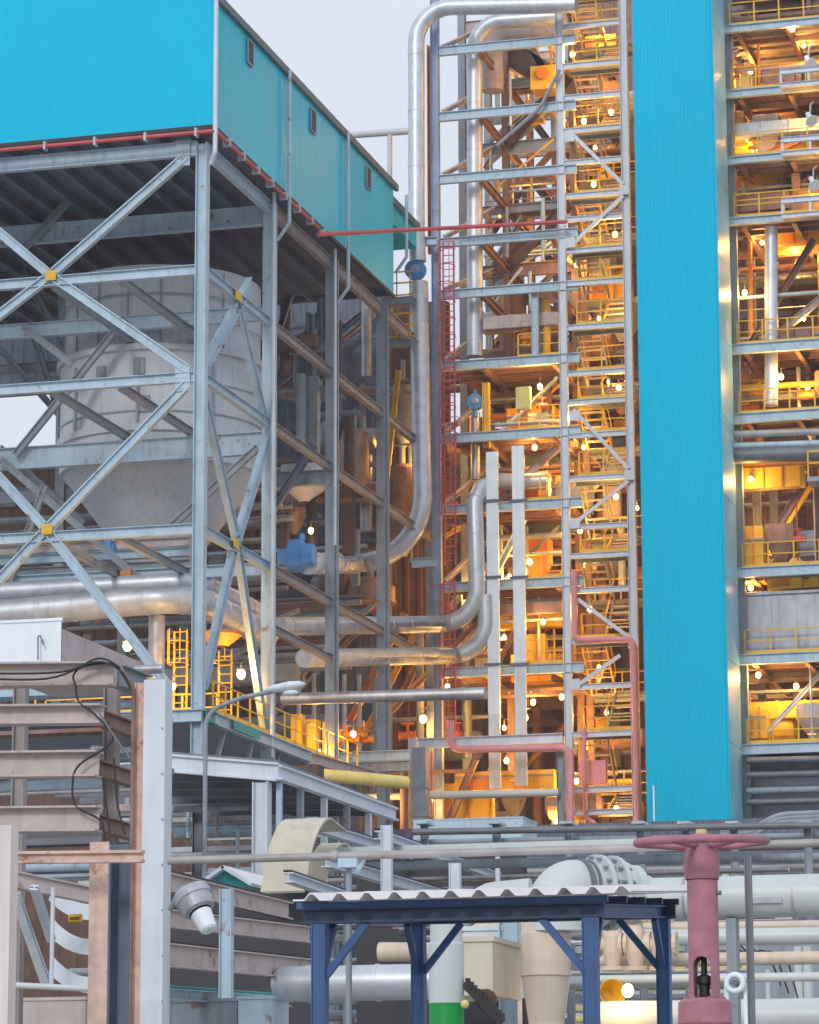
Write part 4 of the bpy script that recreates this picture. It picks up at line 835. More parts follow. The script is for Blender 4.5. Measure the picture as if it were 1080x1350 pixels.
boxy('pale_box', 'small pale box between beige box and white riser', 612, 1228, 662, 1243, 33, 1, 'steel_pale', 'box')
boxy('concrete_wall', 'pale low wall at the bottom left corner', -80, 1322, 112, 1380, 45, .5, 'rust_pink', 'wall')
boxy('base_panel', 'grey base panel below the lowest trough', 222, 1322, 312, 1390, 44, .5, 'steel_dull', 'panel')
boxy('base_panel', 'pale grey base block right of the grey base panel', 314, 1318, 358, 1390, 43.6, .8, 'steel', 'panel')
y = 56; a, b, c = PY(268, 1169, y), PY(298, 1148, y), PY(334, 1170, y); t = thing('green_roof', 'small white gable roof with a teal end glimpsed behind the troughs', 'roof', a)
MB().add([a, c, b, a+Yv*3, c+Yv*3, b+Yv*3], [(0, 1, 2), (3, 5, 4), (0, 3, 4, 1)]).build('gable', 'teal', t)
m = MB(); m.obox((b+c)/2+V((0, 1.4, .05)), (c-b)*.54, Yv*1.6, (c-b).cross(Yv).normalized()*.03); m.build('roof_slope', 'white', t); m = MB(); m.obox((a+b)/2+V((0, 1.4, .05)), (b-a)*.54, Yv*1.6, (b-a).cross(Yv).normalized()*.03); m.build('roof_slope', 'white', t)

# ------------------------------------------------------------------ sloping troughs (run away from the camera)
def trough(label, px0, py0, px1, py1, h, y, m='rust_pink'):
    a = PY(px0, py0, y); b = PX(px1, py1, a.x); t = thing('trough', label, 'trough', a, 'sloping steel troughs')
    hh = h/F*y
    MB().ibar(a-Z*hh/2, b-Z*hh/2, .16, hh, X, t=.02).build('channel', m, t)
    d = b-a; m_ = MB()
    for i in range(3): m_.tube([a+V((-.06+i*.05, 0, .022)), b+V((-.06+i*.05, 0, .022))], .02, 0, 6)
    m_.build('cable', 'black' if m != 'steel' else 'teal', t)
trough('uppermost sloping trough left of the floodlight', 205, 1147, 380, 1190, 27, 39)
trough('second sloping trough with a rusty rim', 205, 1197, 408, 1222, 26, 39)
trough('third sloping trough, widest, with an orange rusty rim', 205, 1242, 412, 1265, 33, 39)
trough('lowest grey trough above the base panels', 205, 1302, 378, 1314, 16, 42, 'steel')
trough('whitish trough edge beyond the beige cover', 415, 1083, 560, 1128, 14, 52, 'steel_pale')
trough('whitish trough crossing behind the long pipe', 430, 1128, 620, 1185, 16, 48, 'steel_pale')
trough('long whitish trough descending toward the shelter roof', 500, 1095, 730, 1178, 12, 50, 'steel_pale')
trough('short whitish trough above the shelter roof', 380, 1150, 480, 1185, 14, 46, 'steel_pale')
for lab, px, a, b, y, wd, mm in (('grey blue post standing right of the floodlight', 299, 1172, 1316, 38.6, .12, 'steel'), ('light blue post rising behind the long pipe', 510, 1088, 1182, 50, .13, 'steel_pale'), ('short pale post right of the light blue one', 600, 1138, 1182, 49, .13, 'steel_pale'),
                               ('dark post behind the street lamp pole', 262, 1030, 1165, 78, .2, 'dark_pipe')):
    p = PY(px, a, y); q = PY(px, b, y); tag(MB().ibar((p.x, y, q.z), (p.x, y, p.z), wd, wd*1.3).build('post', mm), lab, 'post')
for lab, a, b, c, y in (('dark backing painted as shade behind the sloping troughs', 215, 425, 1176, 50), ('dark backing painted as shade behind the whitish troughs above the shelter', 470, 690, 1134, 58)):  # dark sheets stand in for the black shade in the gaps
    p = PY(a, c, y); q = PY(b, c, y); tag(MB().box(p.x, q.x, y, y+.3, 0, p.z).build('shade_backing', 'shade_plate'), lab, 'plate')
# beige curved covers
def cover(label, px0, px1, py0, y, dx, m='beige'):
    # sheet curved over and down toward the camera
    p0, p1 = PY(px0, py0, y), PY(px1, py0, y); b = MB(); pr = []
    for i in range(11):
        a = i/10*math.pi*.55; pr.append((-.8*math.sin(a), -.8*(1-math.cos(a))))
    pr.append((pr[-1][0]-.05, pr[-1][1]-.3)); pr = [(.9, -.1)]+pr; vs = []
    for j, (dy, dz) in enumerate(pr):
        sh = dx*(-dz)
        for x in (p0.x, p1.x):
            vs += [V((x-sh, p0.y+dy, p0.z+dz)), V((x-sh, p0.y+dy+.03, p0.z+dz-.03))]
    n = len(pr)
    b.add(vs, [f for i in range(n-1) for f in ((4*i, 4*i+4, 4*i+6, 4*i+2), (4*i+1, 4*i+3, 4*i+7, 4*i+5))], True)
    b.add(vs, [f for i in range(n-1) for f in ((4*i, 4*i+1, 4*i+5, 4*i+4), (4*i+2, 4*i+6, 4*i+7, 4*i+3))]+[(4*n-4, 4*n-2, 4*n-1, 4*n-3), (0, 1, 3, 2)])
    t = thing('conveyor_cover', label, 'cover', (p0.x, p0.y, p0.z-2.6)); b.build('sheet', m, t)
cover('large beige curved conveyor cover below the canopy', 380, 437, 1080, 50, .16)
cover('smaller beige curved cover right behind the large one', 428, 456, 1112, 51.5, .16)

# ================================================================== long pipes across the lower picture
y = 24; m = MB().tube([PY(222, 1135, y), PY(1200, 1108, y)], .031, 0, 14); m.cyl(PY(438, 1129, y), PY(446, 1129, y), .045)
t = thing('long_pipe', 'long thin brownish grey pipe crossing the whole width above the shelter', 'pipe', PY(460, 1129, y)); m.build('run', 'grey_pipe', t)
p = PY(460, 1145, y+.05); MB().cyl((p.x, y+.05, 0), (p.x, y+.05, p.z), .024).build('support', 'steel_dull', t)
MB().box(p.x-.06, p.x+.09, y-.05, y+.1, p.z-.0, p.z+.07).cyl((p.x+.1, y-.06, p.z-.03), (p.x+.1, y+.1, p.z+.06), .02).build('clamp', 'steel', t)
for n_, (py, r_, mm) in enumerate(((1093, .05, 'dark_pipe'), (1107, .045, 'steel_dull'), (1121, .05, 'dark_pipe'), (1136, .07, 'steel_dull'), (1149, .05, 'grey_pipe'))):
    pipe(f'{ORD[n_]} from the top of the thin level rack pipes below the tower', mm, [PY(545-n_*12, py+4, 60+n_*.6), PY(1250, py-8, 60+n_*.6)], r_*1.3)
for n_, px in enumerate((560, 655, 750, 845, 905, 968, 1065)):
    p = PY(px, 1088, 60.3); q = PY(px, 1165, 60.3)
    t = thing('rack_post', f'{ORD[n_]} small post from the left holding the thin rack pipes', 'post', (p.x, 60.3, 0), 'rack posts'); MB().ibar((p.x, 60.3, 0), (p.x, 60.3, p.z), .12, .14).build('post', 'steel_dull', t); MB().box(p.x-.12, p.x+.12, 60, 60.6, p.z+.002, p.z+.05).build('cap', 'steel', t)
for n_, o_ in enumerate((0, 7, 14)):
    pipe(f'{ORD[n_]} bundled grey cable bending up at the right edge above the rack pipes', 'steel_dull', [PY(950, 1096+o_*.6, 61), PY(992, 1094+o_*.6, 61), PY(1025, 1074+o_*.7, 61), PY(1150, 1068+o_*.7, 61)], .05, .8)
# ------------------------------------------------------------------ big white pipe, elbow with flanges, riser
y = 32; rr = 28/F*y
t = thing('big_pipe', 'big white pipe with a bolted flange elbow at lower right', 'pipe', PY(845, 1188, y))
MB().tube([PY(835, 1186, y), PY(1250, 1176, y)], rr, 0, 28, 0).build('run', 'white_pipe', t)
c = PY(735, 1172, y-.6); d = (PY(830, 1180, y)-c); d.normalize(); R_ = 44/F*y
MB().tube([c+V((0, 0, -.42)), c+V((0, 0, 0)), c+d*.9], R_*.92, .42, 28).build('elbow', 'white_pipe', t)
for i, (f, n_) in enumerate(((.42, 14), (.60, 14))):
    o = c+d*f; fl = MB(); fl.cyl(o, o+d*.05, R_*1.14, n=32); fo = fl.build('flange', 'white_pipe', t)
    a = d.orthogonal().normalized(); b = d.cross(a); 
    for j in range(n_): q = o+(a*math.cos(2*math.pi*j/n_)+b*math.sin(2*math.pi*j/n_))*R_*1.04; MB().cyl(q-d*.05, q+d*.1, .017, n=6).build('bolt', 'steel_dull', fo)

MB().lathe(c+d*.65, d, [(0, R_*1.05), (.1, R_), (.35, rr*1.02), (.4, rr)], 28).build('reducer', 'white_pipe', t)
MB().tube([PY(738, 1172, y-.62)+d*.2, PY(738, 1172, y-.62)+d*.24], R_*.96, 0, 28).tube([c+d*.3, c+d*.33], R_*.96, 0, 28).build('gasket', 'dark_pipe', t)
for px in (905, 1048):
    q = PY(px, 1184, y); MB().cyl(q-X*.012, q+X*.012, rr*1.03, n=28).build('band', 'tank_grey', t)
q = PY(965, 1184, y); MB().box(q.x-.05, q.x+.05, y-.1, y+.1, 0, q.z-rr*.98).build('saddle_post', 'steel_dull', t)
p = PY(1007, 1187, y-rr); MB().box(p.x-.18, p.x+.18, p.y-.012, p.y+.03, p.z-.028, p.z+.028).build('plate', 'tank_grey', t)
yv = y-.6; p = PY(719, 1215, yv); z_ = lambda py: PY(719, py, yv).z; k = yv/F
t = thing('riser', 'cream coloured tapered vertical vessel under the white pipe elbow', 'vessel', (p.x, yv, 0))
MB().lathe((p.x, yv, 0), Z, [(0, 24*k), (z_(1348), 24*k), (z_(1285), 33*k), (z_(1232), 34*k), (z_(1216), 30*k), (z_(1190), 29*k)], 32).build('shell', 'cream', t)
MB().cyl((p.x, yv, z_(1287)), (p.x, yv, z_(1283)), 35*k, n=32).build('seam', 'cream', t)
pipe('cream curved pipe dipping behind the shelter beams', 'cream', [PY(500, 1255, 40), PY(600, 1255, 40), PY(640, 1222, 40), PY(700, 1222, 40)], .12, .4)
pipe('pale pipe hump behind the shelter roof left of the elbow', 'white_pipe', [PY(605, 1215, 38), PY(640, 1178, 38), PY(700, 1172, 38)], .13, .3)
pipe('light grey horizontal tank pipe with round end under the troughs', 'silver', [PY(372, 1298, 44), PY(690, 1292, 44)], .25, 0, 1.0, 26)
p = PY(372, 1298, 44); tag(MB().sphere(p, .25, 20, 12, (.6, 1, 1)).build('end_cap', 'silver'), 'rounded silver end cap of the horizontal tank pipe', 'cap')
# green and white post
yg = 29; p = PY(589, 1330, yg); k = yg/F
t = thing('column_post', 'round white post with a green lower band under the shelter', 'post', (p.x, yg, 0))
zg = PY(589, 1323, yg).z; MB().cyl((p.x, yg, 0), (p.x, yg, zg), 23.5*k, n=28).build('green_band', 'green', t)
MB().lathe((p.x, yg, 0), Z, [(zg, 24*k), (PY(589, 1245, yg).z, 24*k), (PY(589, 1243, yg).z, 22*k), (PY(589, 1200, yg).z, 22*k)], 28).build('upper', 'white_pipe', t)
p = PY(613, 1324, yg-.3); tag(MB().sphere(p, .04).build('knob', 'yellow_pale'), 'small round yellow knob beside the green band', 'knob')
t = thing('chain_gear', 'black toothed chain gear slanting beside the green post', 'gear', PY(635, 1320, yg))
a, b = PY(612, 1297, yg), PY(662, 1348, yg); m = MB().bar(a, b, .05, .07)
for i in range(11): q = a.lerp(b, (i+.5)/11); m.obox(q+V((.02, 0, .03)), X*.018, Yv*.03, Z*.035)
m.build('chain', 'black', t)
MB().lathe(PY(640, 1318, yg+.1), Yv, [(0, .01), (0, .1), (.05, .1), (.05, .01)], 12).build('sprocket', 'brown_dark', t)
p = PY(672, 1200, 33); tag(MB().ibar((p.x, 33, 0), (p.x, 33, p.z), .2, .2).build('post', 'steel'), 'grey steel post between the beige box and the cream riser', 'post')
# right lower fittings
for n_, (py, r_, mm, y) in enumerate(((1236, .1, 'white_pipe', 38), (1265, .075, 'cream', 37), (1290, .05, 'white_pipe', 36), (1343, .2, 'white_pipe', 35), (1222, .06, 'cream', 40))):
    pipe(f'{("upper white", "cream", "slim white", "thick lowest white", "topmost cream")[n_]} level pipe at lower right below the big pipe', mm, [PY(775, py+2, y), PY(1200, py-4, y)], r_, 0, 0)
for n_, px in enumerate((808, 838, 872)):
    p = PY(px, 1245, 36.4); t = thing('flanged_valve', f'{ORD[n_]} cream flanged valve from the left behind the shelter legs', 'valve', p-Z*.3, 'cream flanged valves')
    MB().lathe(p-Z*.3, Z, [(0, .01), (0, .15), (.05, .15), (.051, .08), (.2, .12), (.4, .12), (.55, .08), (.551, .15), (.6, .15), (.6, .01)], 16).build('body', 'cream', t)
    MB().lathe(p-X*.18, X, [(0, .01), (0, .14), (.04, .14), (.041, .09), (.32, .09), (.321, .14), (.36, .14), (.36, .01)], 14).build('flange', 'cream', t)
# round white hand wheel facing the viewer
p = PY(969, 1296, 30); t = thing('small_valve', 'white round valve wheel facing forward right of the pink valve', 'handwheel', p-Z*.12)
MB().tube([p+V((math.cos(a)*.075, 0, math.sin(a)*.075)) for a in [2*math.pi*i/20 for i in range(20)]], .028, n=8, closed=True).build('rim', 'white', t); MB().cyl(p-Yv*.03, p+Yv*.2, .03).bar(p-X*.07, p+X*.07, .02, .02).build('hub', 'dark_pipe', t)
MB().box(p.x-.11, p.x-.07, 30.05, 30.1, p.z-.5, p.z).box(p.x+.07, p.x+.11, 30.05, 30.1, p.z-.5, p.z).build('bracket', 'white', t)
p = PY(986, 1128, 28); tag(MB().ibar((p.x, 28, 0), (p.x, 28, p.z), .055, .06).build('post', 'dark_pipe'), 'thin dark grey post just right of the pink valve', 'post')
for n_, (px, a, b) in enumerate(((1012, 1278, 1350), (1052, 1248, 1340), (1064, 1248, 1340))):
    p = PY(px, a, 42); tag(MB().cyl((p.x, 42, 0), (p.x, 42, p.z), .06 if n_ else .03).build('standpipe', 'white_pipe'), f'{ORD[n_]} white standpipe from the left near the lower right corner', 'pipe')
for n_, o_ in enumerate((0, 10, 24)):
    pipe(f'{ORD[n_]} black cable drooping at lower right in front of the grey panel', 'black', [PY(960+o_, 1240, 40), PY(985+o_, 1262+o_*.3, 40), PY(1010+o_, 1248, 40), PY(1030+o_, 1300+o_, 40)], .012, .2, 0, 6)
p = PY(828, 1306, 35); lamp('very bright orange lamp low between the shelter legs', p, .12, .065, 1, 'glow_white', False)
p = PY(800, 1312, 36); tag(MB().lathe(p, V((.6, -1, .1)), [(0, .01), (0, .08), (.2, .16), (.2, .15), (.02, .06)], 16).build('lamp_shade', 'yellow'), 'yellow lamp shade left of the very bright low lamp', 'lamp shade')

# ================================================================== blue shelter
YS = 22
def shelter():
    pl, pr = PY(422, 1260, YS), PY(779, 1260, YS); yr = YS+ (PX(875, 1260, pr.x).y-YS)
    zt = PY(600, 1204, YS).z; k = YS/F; hw = 10*k; sl = .066
    zf = lambda y: zt+sl*(y-YS)
    t = thing('shelter', 'dark blue four post shelter with a white corrugated roof', 'shelter', ((pl.x+pr.x)/2, YS+1, 0))
    for x in (pl.x, pr.x):
        for y in (YS, yr):
            MB().ibar((x, y, 0), (x, y, zf(y)-.052), 2*hw, 2*hw, t=.01).box(x-hw+.012, x+hw-.012, y-hw+.006, y-hw+.014, 0, zf(y)-.055).build('post', 'blue_paint', t)
    for y in (YS, yr): MB().ibar((pl.x-.12, y, zf(y)), (pr.x+.1, y, zf(y)), .1, .1, t=.012).build('beam', 'blue_dark', t)
    for x in (pl.x, pr.x): MB().ibar((x, YS+.06, zf(YS)-.002), (x, yr-.06, zf(yr)-.002), .08, .095, X, t=.012).build('beam', 'blue_paint', t)
    for i in range(5): y = YS-.02+(yr-YS)*i/4; MB().bar((pl.x-.16, y, zf(y)+.075), (pr.x+.13, y, zf(y)+.075), .05, .045).build('purlin', 'blue_dark' if i else 'blue_paint', t)
    L_ = .37
    for x, y, dx, dy in ((pl.x, YS, 1, 0), (pr.x, YS, -1, 0), (pl.x, yr, 1, 0), (pr.x, yr, -1, 0), (pl.x, YS, 0, 1), (pr.x, YS, 0, 1), (pl.x, yr, 0, -1), (pr.x, yr, 0, -1)):
        a = V((x+dx*.04, y+dy*.04, zf(y)-.05-L_)); b = V((x+dx*(.04+L_*.82), y+dy*(.04+L_*.82), zf(y+dy*L_)-.05))
        MB().bar(a, b, .045, .05, Yv if dx else X).build('knee_brace', 'blue_paint', t)
    x0, x1 = PY(386, 1190, YS-.25).x, pr.x+.17; y0, y1 = YS-.25, yr+.2; zb = zt+.09; p = .2; b = MB(); th = .012
    n = int((x1-x0)/p); prf = []
    for i in range(n+1):
        a = x0+i*p; prf += [(a, 0), (a+p*.42, 0), (a+p*.60, 1), (a+p*.74, 1), (a+p*.98, 0)]
    def row(y, dz): return [V((x, y, zb+.045*u+dz+.078*(y-y0))) for x, u in prf]
    A, B, C_, D = row(y0, 0), row(y1, 0), row(y0, th), row(y1, th); q = len(prf)
    b.add(A+B, [(i, i+1, q+i+1, q+i) for i in range(q-1)]); b.add(C_+D, [(i, q+i, q+i+1, i+1) for i in range(q-1)]); b.add(A+C_, [(i, q+i, q+i+1, i+1) for i in range(q-1)])
    b.build('roof_sheet', 'sheet_white', t)
shelter()

# ================================================================== pink valve with handwheel
def pink_valve():
    y = 16.5; k = y/F; c = PY(925, 1113, y); t = thing('gate_valve', 'tall dusty pink gate valve with a wide horizontal handwheel', 'valve', (c.x, y, 0))
    zz = lambda py: PY(925, py, y).z
    R_ = 86*k; n = 48
    MB().tube([c+V((math.cos(2*math.pi*i/n)*R_, math.sin(2*math.pi*i/n)*R_, .012+.05*R_*math.sin(2*math.pi*i/n))) for i in range(n)], 5.6*k, n=12, closed=True).build('handwheel', 'pink_valve', t)
    m = MB()
    for i in range(6): a = 2*math.pi*i/6+.25; d = V((math.cos(a), math.sin(a), 0)); m.tube([c+d*.05-Z*.01, c+d*R_*.5-Z*.012, c+d*R_*.98+Z*(.01+.05*R_*d.y)], 4.5*k, .05, 8)
    m.build('spokes', 'pink_valve', t)
    MB().lathe((c.x, y, 0), Z, [(c.z-.09, .01), (c.z-.09, 20*k), (c.z+.04, 18*k), (c.z+.05, 13*k), (c.z+.052, .01)], 24).build('hub', 'pink_valve', t)
    MB().cyl((c.x, y, c.z+.045), (c.x, y, c.z+.075), 8*k, n=6).build('stem_nut', 'yellow_pale', t)
    MB().lathe((c.x, y, 0), Z, [(zz(1160), 22*k), (zz(1157), 23*k), (zz(1135), 23.5*k), (zz(1118), 22*k)], 28).build('collar', 'pink_valve', t)
    # yoke: hollow column with an arched window front and back
    r1, r0 = 20.5*k, 15*k; zt, zb, wt, wb = zz(1161), zz(1325), zz(1262), zz(1316); hwid = 11.5*k
    N = 64; rows = [zb, wb]+[wb+(wt-wb-hwid)*i/4 for i in range(1, 5)]+[wt-hwid+hwid*math.sin(a*math.pi/10) for a in range(1, 6)]+[zt]
    b = MB()
    def half(z):
        if z <= wb or z >= wt: return 0
        if z <= wt-hwid: return hwid
        return math.sqrt(max(0, hwid**2-(z-(wt-hwid))**2))
    def ringpts(z, r):
        h = half(z); out = []
        for sgn in (1, -1):
            a0 = math.asin(min(.99, h/r))
            for i in range(N//2+1):
                a = a0+(math.pi-2*a0)*i/(N//2); out.append(V((c.x+sgn*r*math.sin(a), y-sgn*r*math.cos(a), z)))
        return out
    for z0, z1 in zip(rows[:-1], rows[1:]):
        z1e = z1
        A = ringpts(z0, r1); B = ringpts(z1, r1); C_ = ringpts(z0, r0); D = ringpts(z1, r0); n2 = len(A); hn = n2//2
        if z0 == zb or z1 == zt:
            if z0 == zb: B = ringpts(zb, r1); B = [V((v.x, v.y, z1)) for v in B]; D = [V((v.x, v.y, z1)) for v in C_]
            else: A = [V((v.x, v.y, z0)) for v in B]; C_ = [V((v.x, v.y, z0)) for v in D]
        if z0 == wb: A = [V((v.x, v.y, z0)) for v in B]; C_ = [V((v.x, v.y, z0)) for v in D]
        for s_ in (0, hn):
            idx = range(s_, s_+hn-1)
            for i in idx:
                b.add([A[i], A[i+1], B[i+1], B[i]], [(0, 1, 2, 3)], True); b.add([C_[i], C_[i+1], D[i+1], D[i]], [(0, 3, 2, 1)], True)
            for e in (s_, s_+hn-1): b.add([A[e], B[e], D[e], C_[e]], [(0, 1, 2, 3)])
    b.build('yoke', 'pink_valve', t)
    MB().cyl((c.x, y, zb), (c.x, y, zt), 4*k, n=12).lathe((c.x, y, 0), Z, [(zb, 7*k), (zz(1300), 7*k), (zz(1296), 10*k), (zz(1288), 10*k), (zz(1285), 5*k)], 10).build('stem', 'black', t)
    MB().lathe((c.x, y, 0), Z, [(zz(1400), 20*k), (zz(1352), 34*k), (zz(1349), 36*k), (zz(1322), 35*k), (zz(1318), 31*k), (zz(1317), 14*k)], 32).build('bonnet', 'pink_valve', t)
    MB().cyl((c.x, y, 0), (c.x, y, zz(1390)), 28*k, n=20).build('body', 'pink_valve', t)
    for i in range(8): a = math.pi*2*(i+.5)/8; q = V((c.x+math.cos(a)*26*k, y+math.sin(a)*26*k, zz(1320))); MB().cyl(q, q+Z*5*k, 2.6*k, n=6).build('bolt', 'pink_valve', t)
    q = V((c.x+24*k, y-4*k, zz(1178))); MB().cyl(q-X*4*k, q+X*2*k, 3*k, n=8).build('grease_nipple', 'dark_pipe', t)
pink_valve()

# ================================================================== rusty rack and posts at the lower left
YF2 = 38
t = thing('cable_column', 'pale grey square steel column with a pinkish rusty side, lower left', 'column', (PY(205, 1100, YF2).x, YF2, 0))
p = PY(205, 896, YF2); k = YF2/F
MB().box(p.x-17*k, p.x+15*k, YF2, YF2+.28, 0, p.z).build('face', 'steel_pale', t)
MB().ibar((p.x-25*k, YF2+.1, 0), (p.x-25*k, YF2+.1, p.z-.02), .13, .14, t=.02).build('rusty_side', 'rust_peach', t)
m = MB(); m.tube([(p.x-33*k, YF2+.02, 0), (p.x-33*k, YF2+.02, p.z-.1), PY(158, 880, YF2)], .03, .2, 8); m.build('conduit', 'brown', t)
for py in range(960, 1360, 60): q = PY(214, py, YF2-.01); MB().cyl(q, q-Yv*.015, .012, n=6).build('bolt', 'steel_dull', t)
RK = thing('cable_rack', 'rusty rack of stacked I beams carrying cables at the left edge', 'rack', (PY(100, 1000, YF2).x, YF2, 0))
for (pt, pb, xe, mm) in ((872, 906, 150, 'rust_pink'), (928, 956, 137, 'rust_pink'), (989, 1026, 131, 'rust_pink'), (1062, 1098, 131, 'rust_pink')):
    a = PY(-90, (pt+pb)/2+2, YF2+.1); b = PY(xe, (pt+pb)/2, YF2+.1)
    MB().ibar(a, b, .3, (pb-pt)*k, t=.025).build('beam', mm, RK)
    if pt == 872: MB().ibar(b+V((.0, .15, 0)), PX(192, 905, b.x)+V((0, 0, 0)), .2, .28, X, t=.02).build('beam', 'steel_dull', RK)
    else: MB().ibar(b+V((-.12, .2, -.02)), b+V((-.12, 1.7, -.02)), .15, .2, X, t=.02).build('beam', 'brown', RK)
for px, y in ((148, YF2+1.5), (28, YF2+4.2)):
    q = PY(px, 900, y); MB().ibar((q.x, y, 0), (q.x, y, q.z), .16, .18, t=.02).build('post', 'steel_rusty', RK)
for n_, pts in enumerate((((-60, 893), (60, 895), (125, 873), (160, 885), (172, 910)), ((100, 905), (97, 890), (112, 878), (150, 876), (168, 900)), ((100, 905), (104, 925), (125, 942), (148, 968), (140, 985), (105, 1008), (96, 1030), (100, 1062), (132, 1082), (138, 1110)), ((128, 935), (150, 970), (172, 1000)), ((135, 1025), (140, 1060), (145, 1098)), ((150, 1000), (155, 1060), (165, 1100)), ((-40, 888), (80, 886), (130, 868), (158, 880)))):
    P_ = [PY(a, b, YF2-.12+(n_ % 3)*.04) for a, b in pts]; Q_ = []
    for i in range(len(P_)-1):
        p0 = P_[max(0, i-1)]; p1 = P_[i]; p2 = P_[i+1]; p3 = P_[min(len(P_)-1, i+2)]
        for j in range(6):
            u = j/6; Q_.append(.5*((2*p1)+(p2-p0)*u+(2*p0-5*p1+4*p2-p3)*u*u+(3*p1-p0-3*p2+p3)*u**3))
    Q_.append(P_[-1])
    tag(MB().tube(Q_, .014, 0, 8).build('cable', 'black' if n_ != 3 else 'dark_pipe'), ('black cable lying along the top rack beam', 'black cable looping over the end of the top beam', 'long black cable hanging in two loops down the rack ends', 'grey cable slanting between second and third beam ends', 'short black cable dropping below the third beam end', 'black cable hugging the rusty column side', 'upper black cable along the top rack beam')[n_], 'cable')
# nearer posts, cross beam
y = 33; k = y/F; p = PY(131, 1110, y); t = thing('rusty_post', 'peach coloured rough rusty H post with a dark inner face, lower left', 'post', (p.x, y, 0))
MB().box(p.x-14*k, p.x+14*k, y, y+.02, 0, p.z).build('front_flange', 'rust_peach', t); MB().box(p.x-.01, p.x+.01, y+.021, y+.36, 0, p.z).build('web', 'steel_blue', t); MB().box(p.x-14*k, p.x+14*k, y+.361, y+.38, 0, p.z).build('rear_flange', 'steel_dark_shaded', t)
MB().box(p.x+15*k, p.x+32*k, y+.3, y+.32, 0, p.z).build('side_plate', 'steel_dark_shaded', t)
y = 31; p = PY(2, 1088, y); k = y/F; tag(MB().box(p.x-.3, p.x+15*k, y, y+.2, 0, p.z).build('edge_post', 'post_white'), 'pale painted post cut by the left edge', 'post')
y = 32.5; a, b = PY(20, 1131, y), PY(189, 1129, y); t = thing('cross_beam', 'peach and grey channel beam joining the lower left posts', 'beam', a); MB().ibar(a, b, .12, 17*y/F, t=.03).build('channel', 'rust_peach', t)
for n_, (a, b, wd) in enumerate((((20, 1180), (62, 1300), .09), ((45, 1170), (68, 1240), .07), ((20, 1160), (118, 1180), .2))):
    yy = 36; tag(MB().ibar(PY(*a, yy), PY(*b, yy+1), .1, wd, t=.02).build('brace', 'rust_pink' if n_ == 2 else 'steel_pale'), ('white slanting brace behind the left posts', 'short white brace right of the slanting one', 'rusty wedge beam under the cross beam')[n_], 'brace')
p = PY(70, 1170, 35.5); tag(MB().cyl((p.x, 35.5, PY(70, 1300, 35.5).z), (p.x, 35.5, p.z), .025).build('upright', 'steel_pale'), 'slim pale upright tube between the left posts', 'tube')
pipe('white tube crossing level near the bottom left', 'white_pipe', [PY(18, 1299, 35), PY(120, 1304, 35)], .035)
for n_, pt in enumerate((1166, 1212, 1262)):
    y = 37.5; top = []; bot = []
    for i in range(9):
        u = i/8; px = 70+50*u; py = pt+26*(1-(1-u)**2.2); top.append(PY(px, py, y)); bot.append(PY(px-6*(1-u), py+21, y))
    m = MB(); vs = []
    for a, b in zip(top, bot): vs += [a, b, a+Yv*.03, b+Yv*.03]
    m.add(vs, [f for i in range(8) for f in ((4*i, 4*i+1, 4*i+5, 4*i+4), (4*i+2, 4*i+6, 4*i+7, 4*i+3), (4*i, 4*i+4, 4*i+6, 4*i+2), (4*i+1, 4*i+3, 4*i+7, 4*i+5))]+[(0, 2, 3, 1), (32, 33, 35, 34)])
    tag(m.build('curved_tray', 'steel_pale'), f'{ORD[n_]} white curved tray from the top between the posts', 'tray')
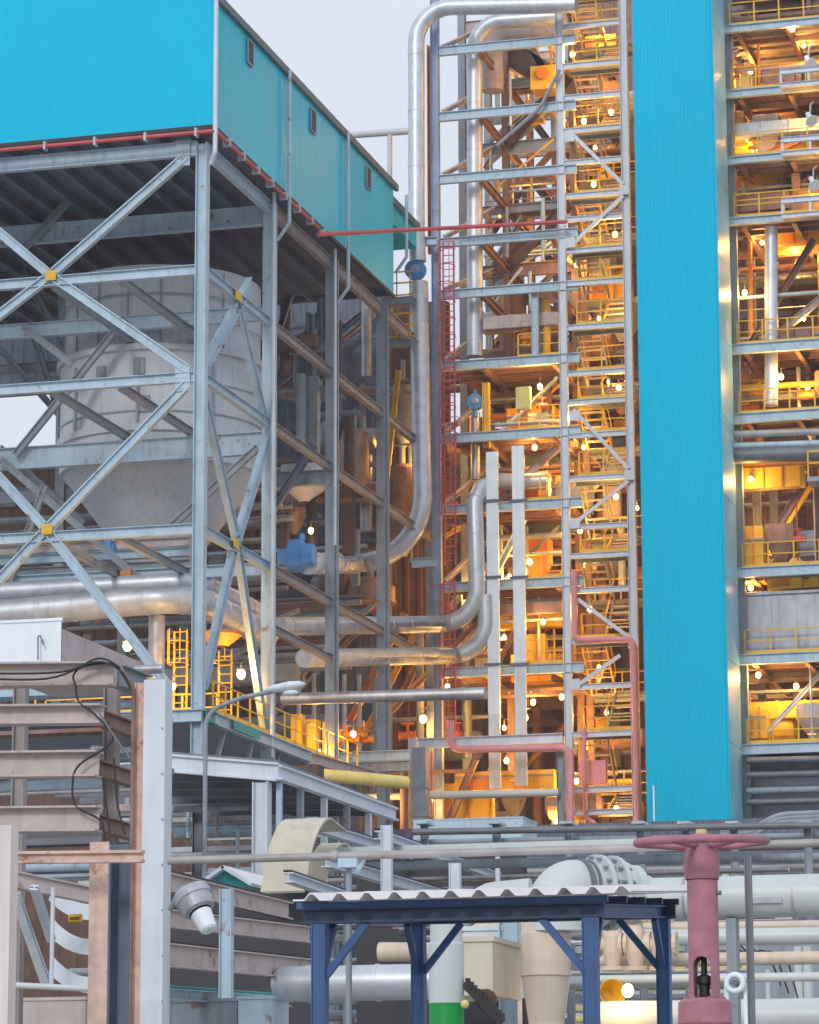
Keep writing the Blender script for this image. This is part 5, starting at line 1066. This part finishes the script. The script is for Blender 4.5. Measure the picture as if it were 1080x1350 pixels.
p = PY(101, 1211, 37.2); t = thing('tag_plate', 'small yellow warning plate on a curved tray', 'sign', p); MB().box(p.x-.09, p.x+.09, 37.15, 37.17, p.z-.04, p.z+.05).build('plate', 'yellow', t); MB().box(p.x-.07, p.x+.07, 37.14, 37.148, p.z+.0, p.z+.012).box(p.x-.07, p.x+.05, 37.14, 37.148, p.z-.022, p.z-.012).build('print', 'black', t)
# cabinet side going away
p = PY(82, 829, 47.02); q = PX(190, 886, p.x); t = thing('long_duct', 'long pinkish grey box side running back from the white cabinet', 'duct', (p.x, 47, p.z-.6)); MB().box(p.x-1.6, p.x, 47.05, q.y, p.z-.5, p.z).build('body', 'rust_pink', t)
m = MB().tube([PY(50, 870, 46.9), PY(50, 840, 46.9), PY(53, 837, 46.9), PY(57, 850, 46.9)], .012, .05, 6); tag(m.build('hook', 'dark_pipe'), 'thin hooked handle on the white cabinet front', 'handle')
# floodlight
def flood():
    y = 34; k = y/F; a, b = PY(252, 1178, y), PY(282, 1238, y-.15); d = (b-a).normalized()
    t = thing('industrial_floodlight', 'grey bell shaped lamp housing tilted down to the right beside the pale column', 'floodlight', a)
    MB().lathe(a-d*.02, d, [(0, .01), (0, 25*k), (.03, 27*k), (.11, 27*k), (.12, 25*k), (.25, 22*k), (.26, 19*k), (.27, 16*k)], 28).build('housing', 'tank_grey', t)
    MB().lathe(a+d*.27, d, [(0, 15*k), (.02, 15*k), (.22, 12*k), (.24, 9*k), (.245, .01)], 24).build('lens_cover', 'white', t)
    MB().tube([a-d*.02, a-d*.1+V((-.1, .1, .0)), PY(224, 1200, y+.2)], .03, .05, 8).build('arm', 'steel_dull', t)
    m = MB().tube([a+d*.06+V((-27*k, 0, 0)), a+V((0, -.02, .1)), a+d*.06+V((27*k, 0, .02))], .012, .08, 6); m.build('bail', 'steel', t)
flood()
build_clutter()

hz = MB().box(-120, 90, -8, 175, -1, 62).build('haze', 'steel'); hz['kind'] = 'stuff'
hm = bpy.data.materials.new('haze'); hm.use_nodes = True; n = hm.node_tree.nodes; n.clear()
o = n.new('ShaderNodeOutputMaterial'); v = n.new('ShaderNodeVolumePrincipled'); v.inputs['Color'].default_value = (.86, .9, 1, 1); v.inputs['Density'].default_value = .00038
hm.node_tree.links.new(v.outputs[0], o.inputs['Volume']); hz.data.materials.clear(); hz.data.materials.append(hm)
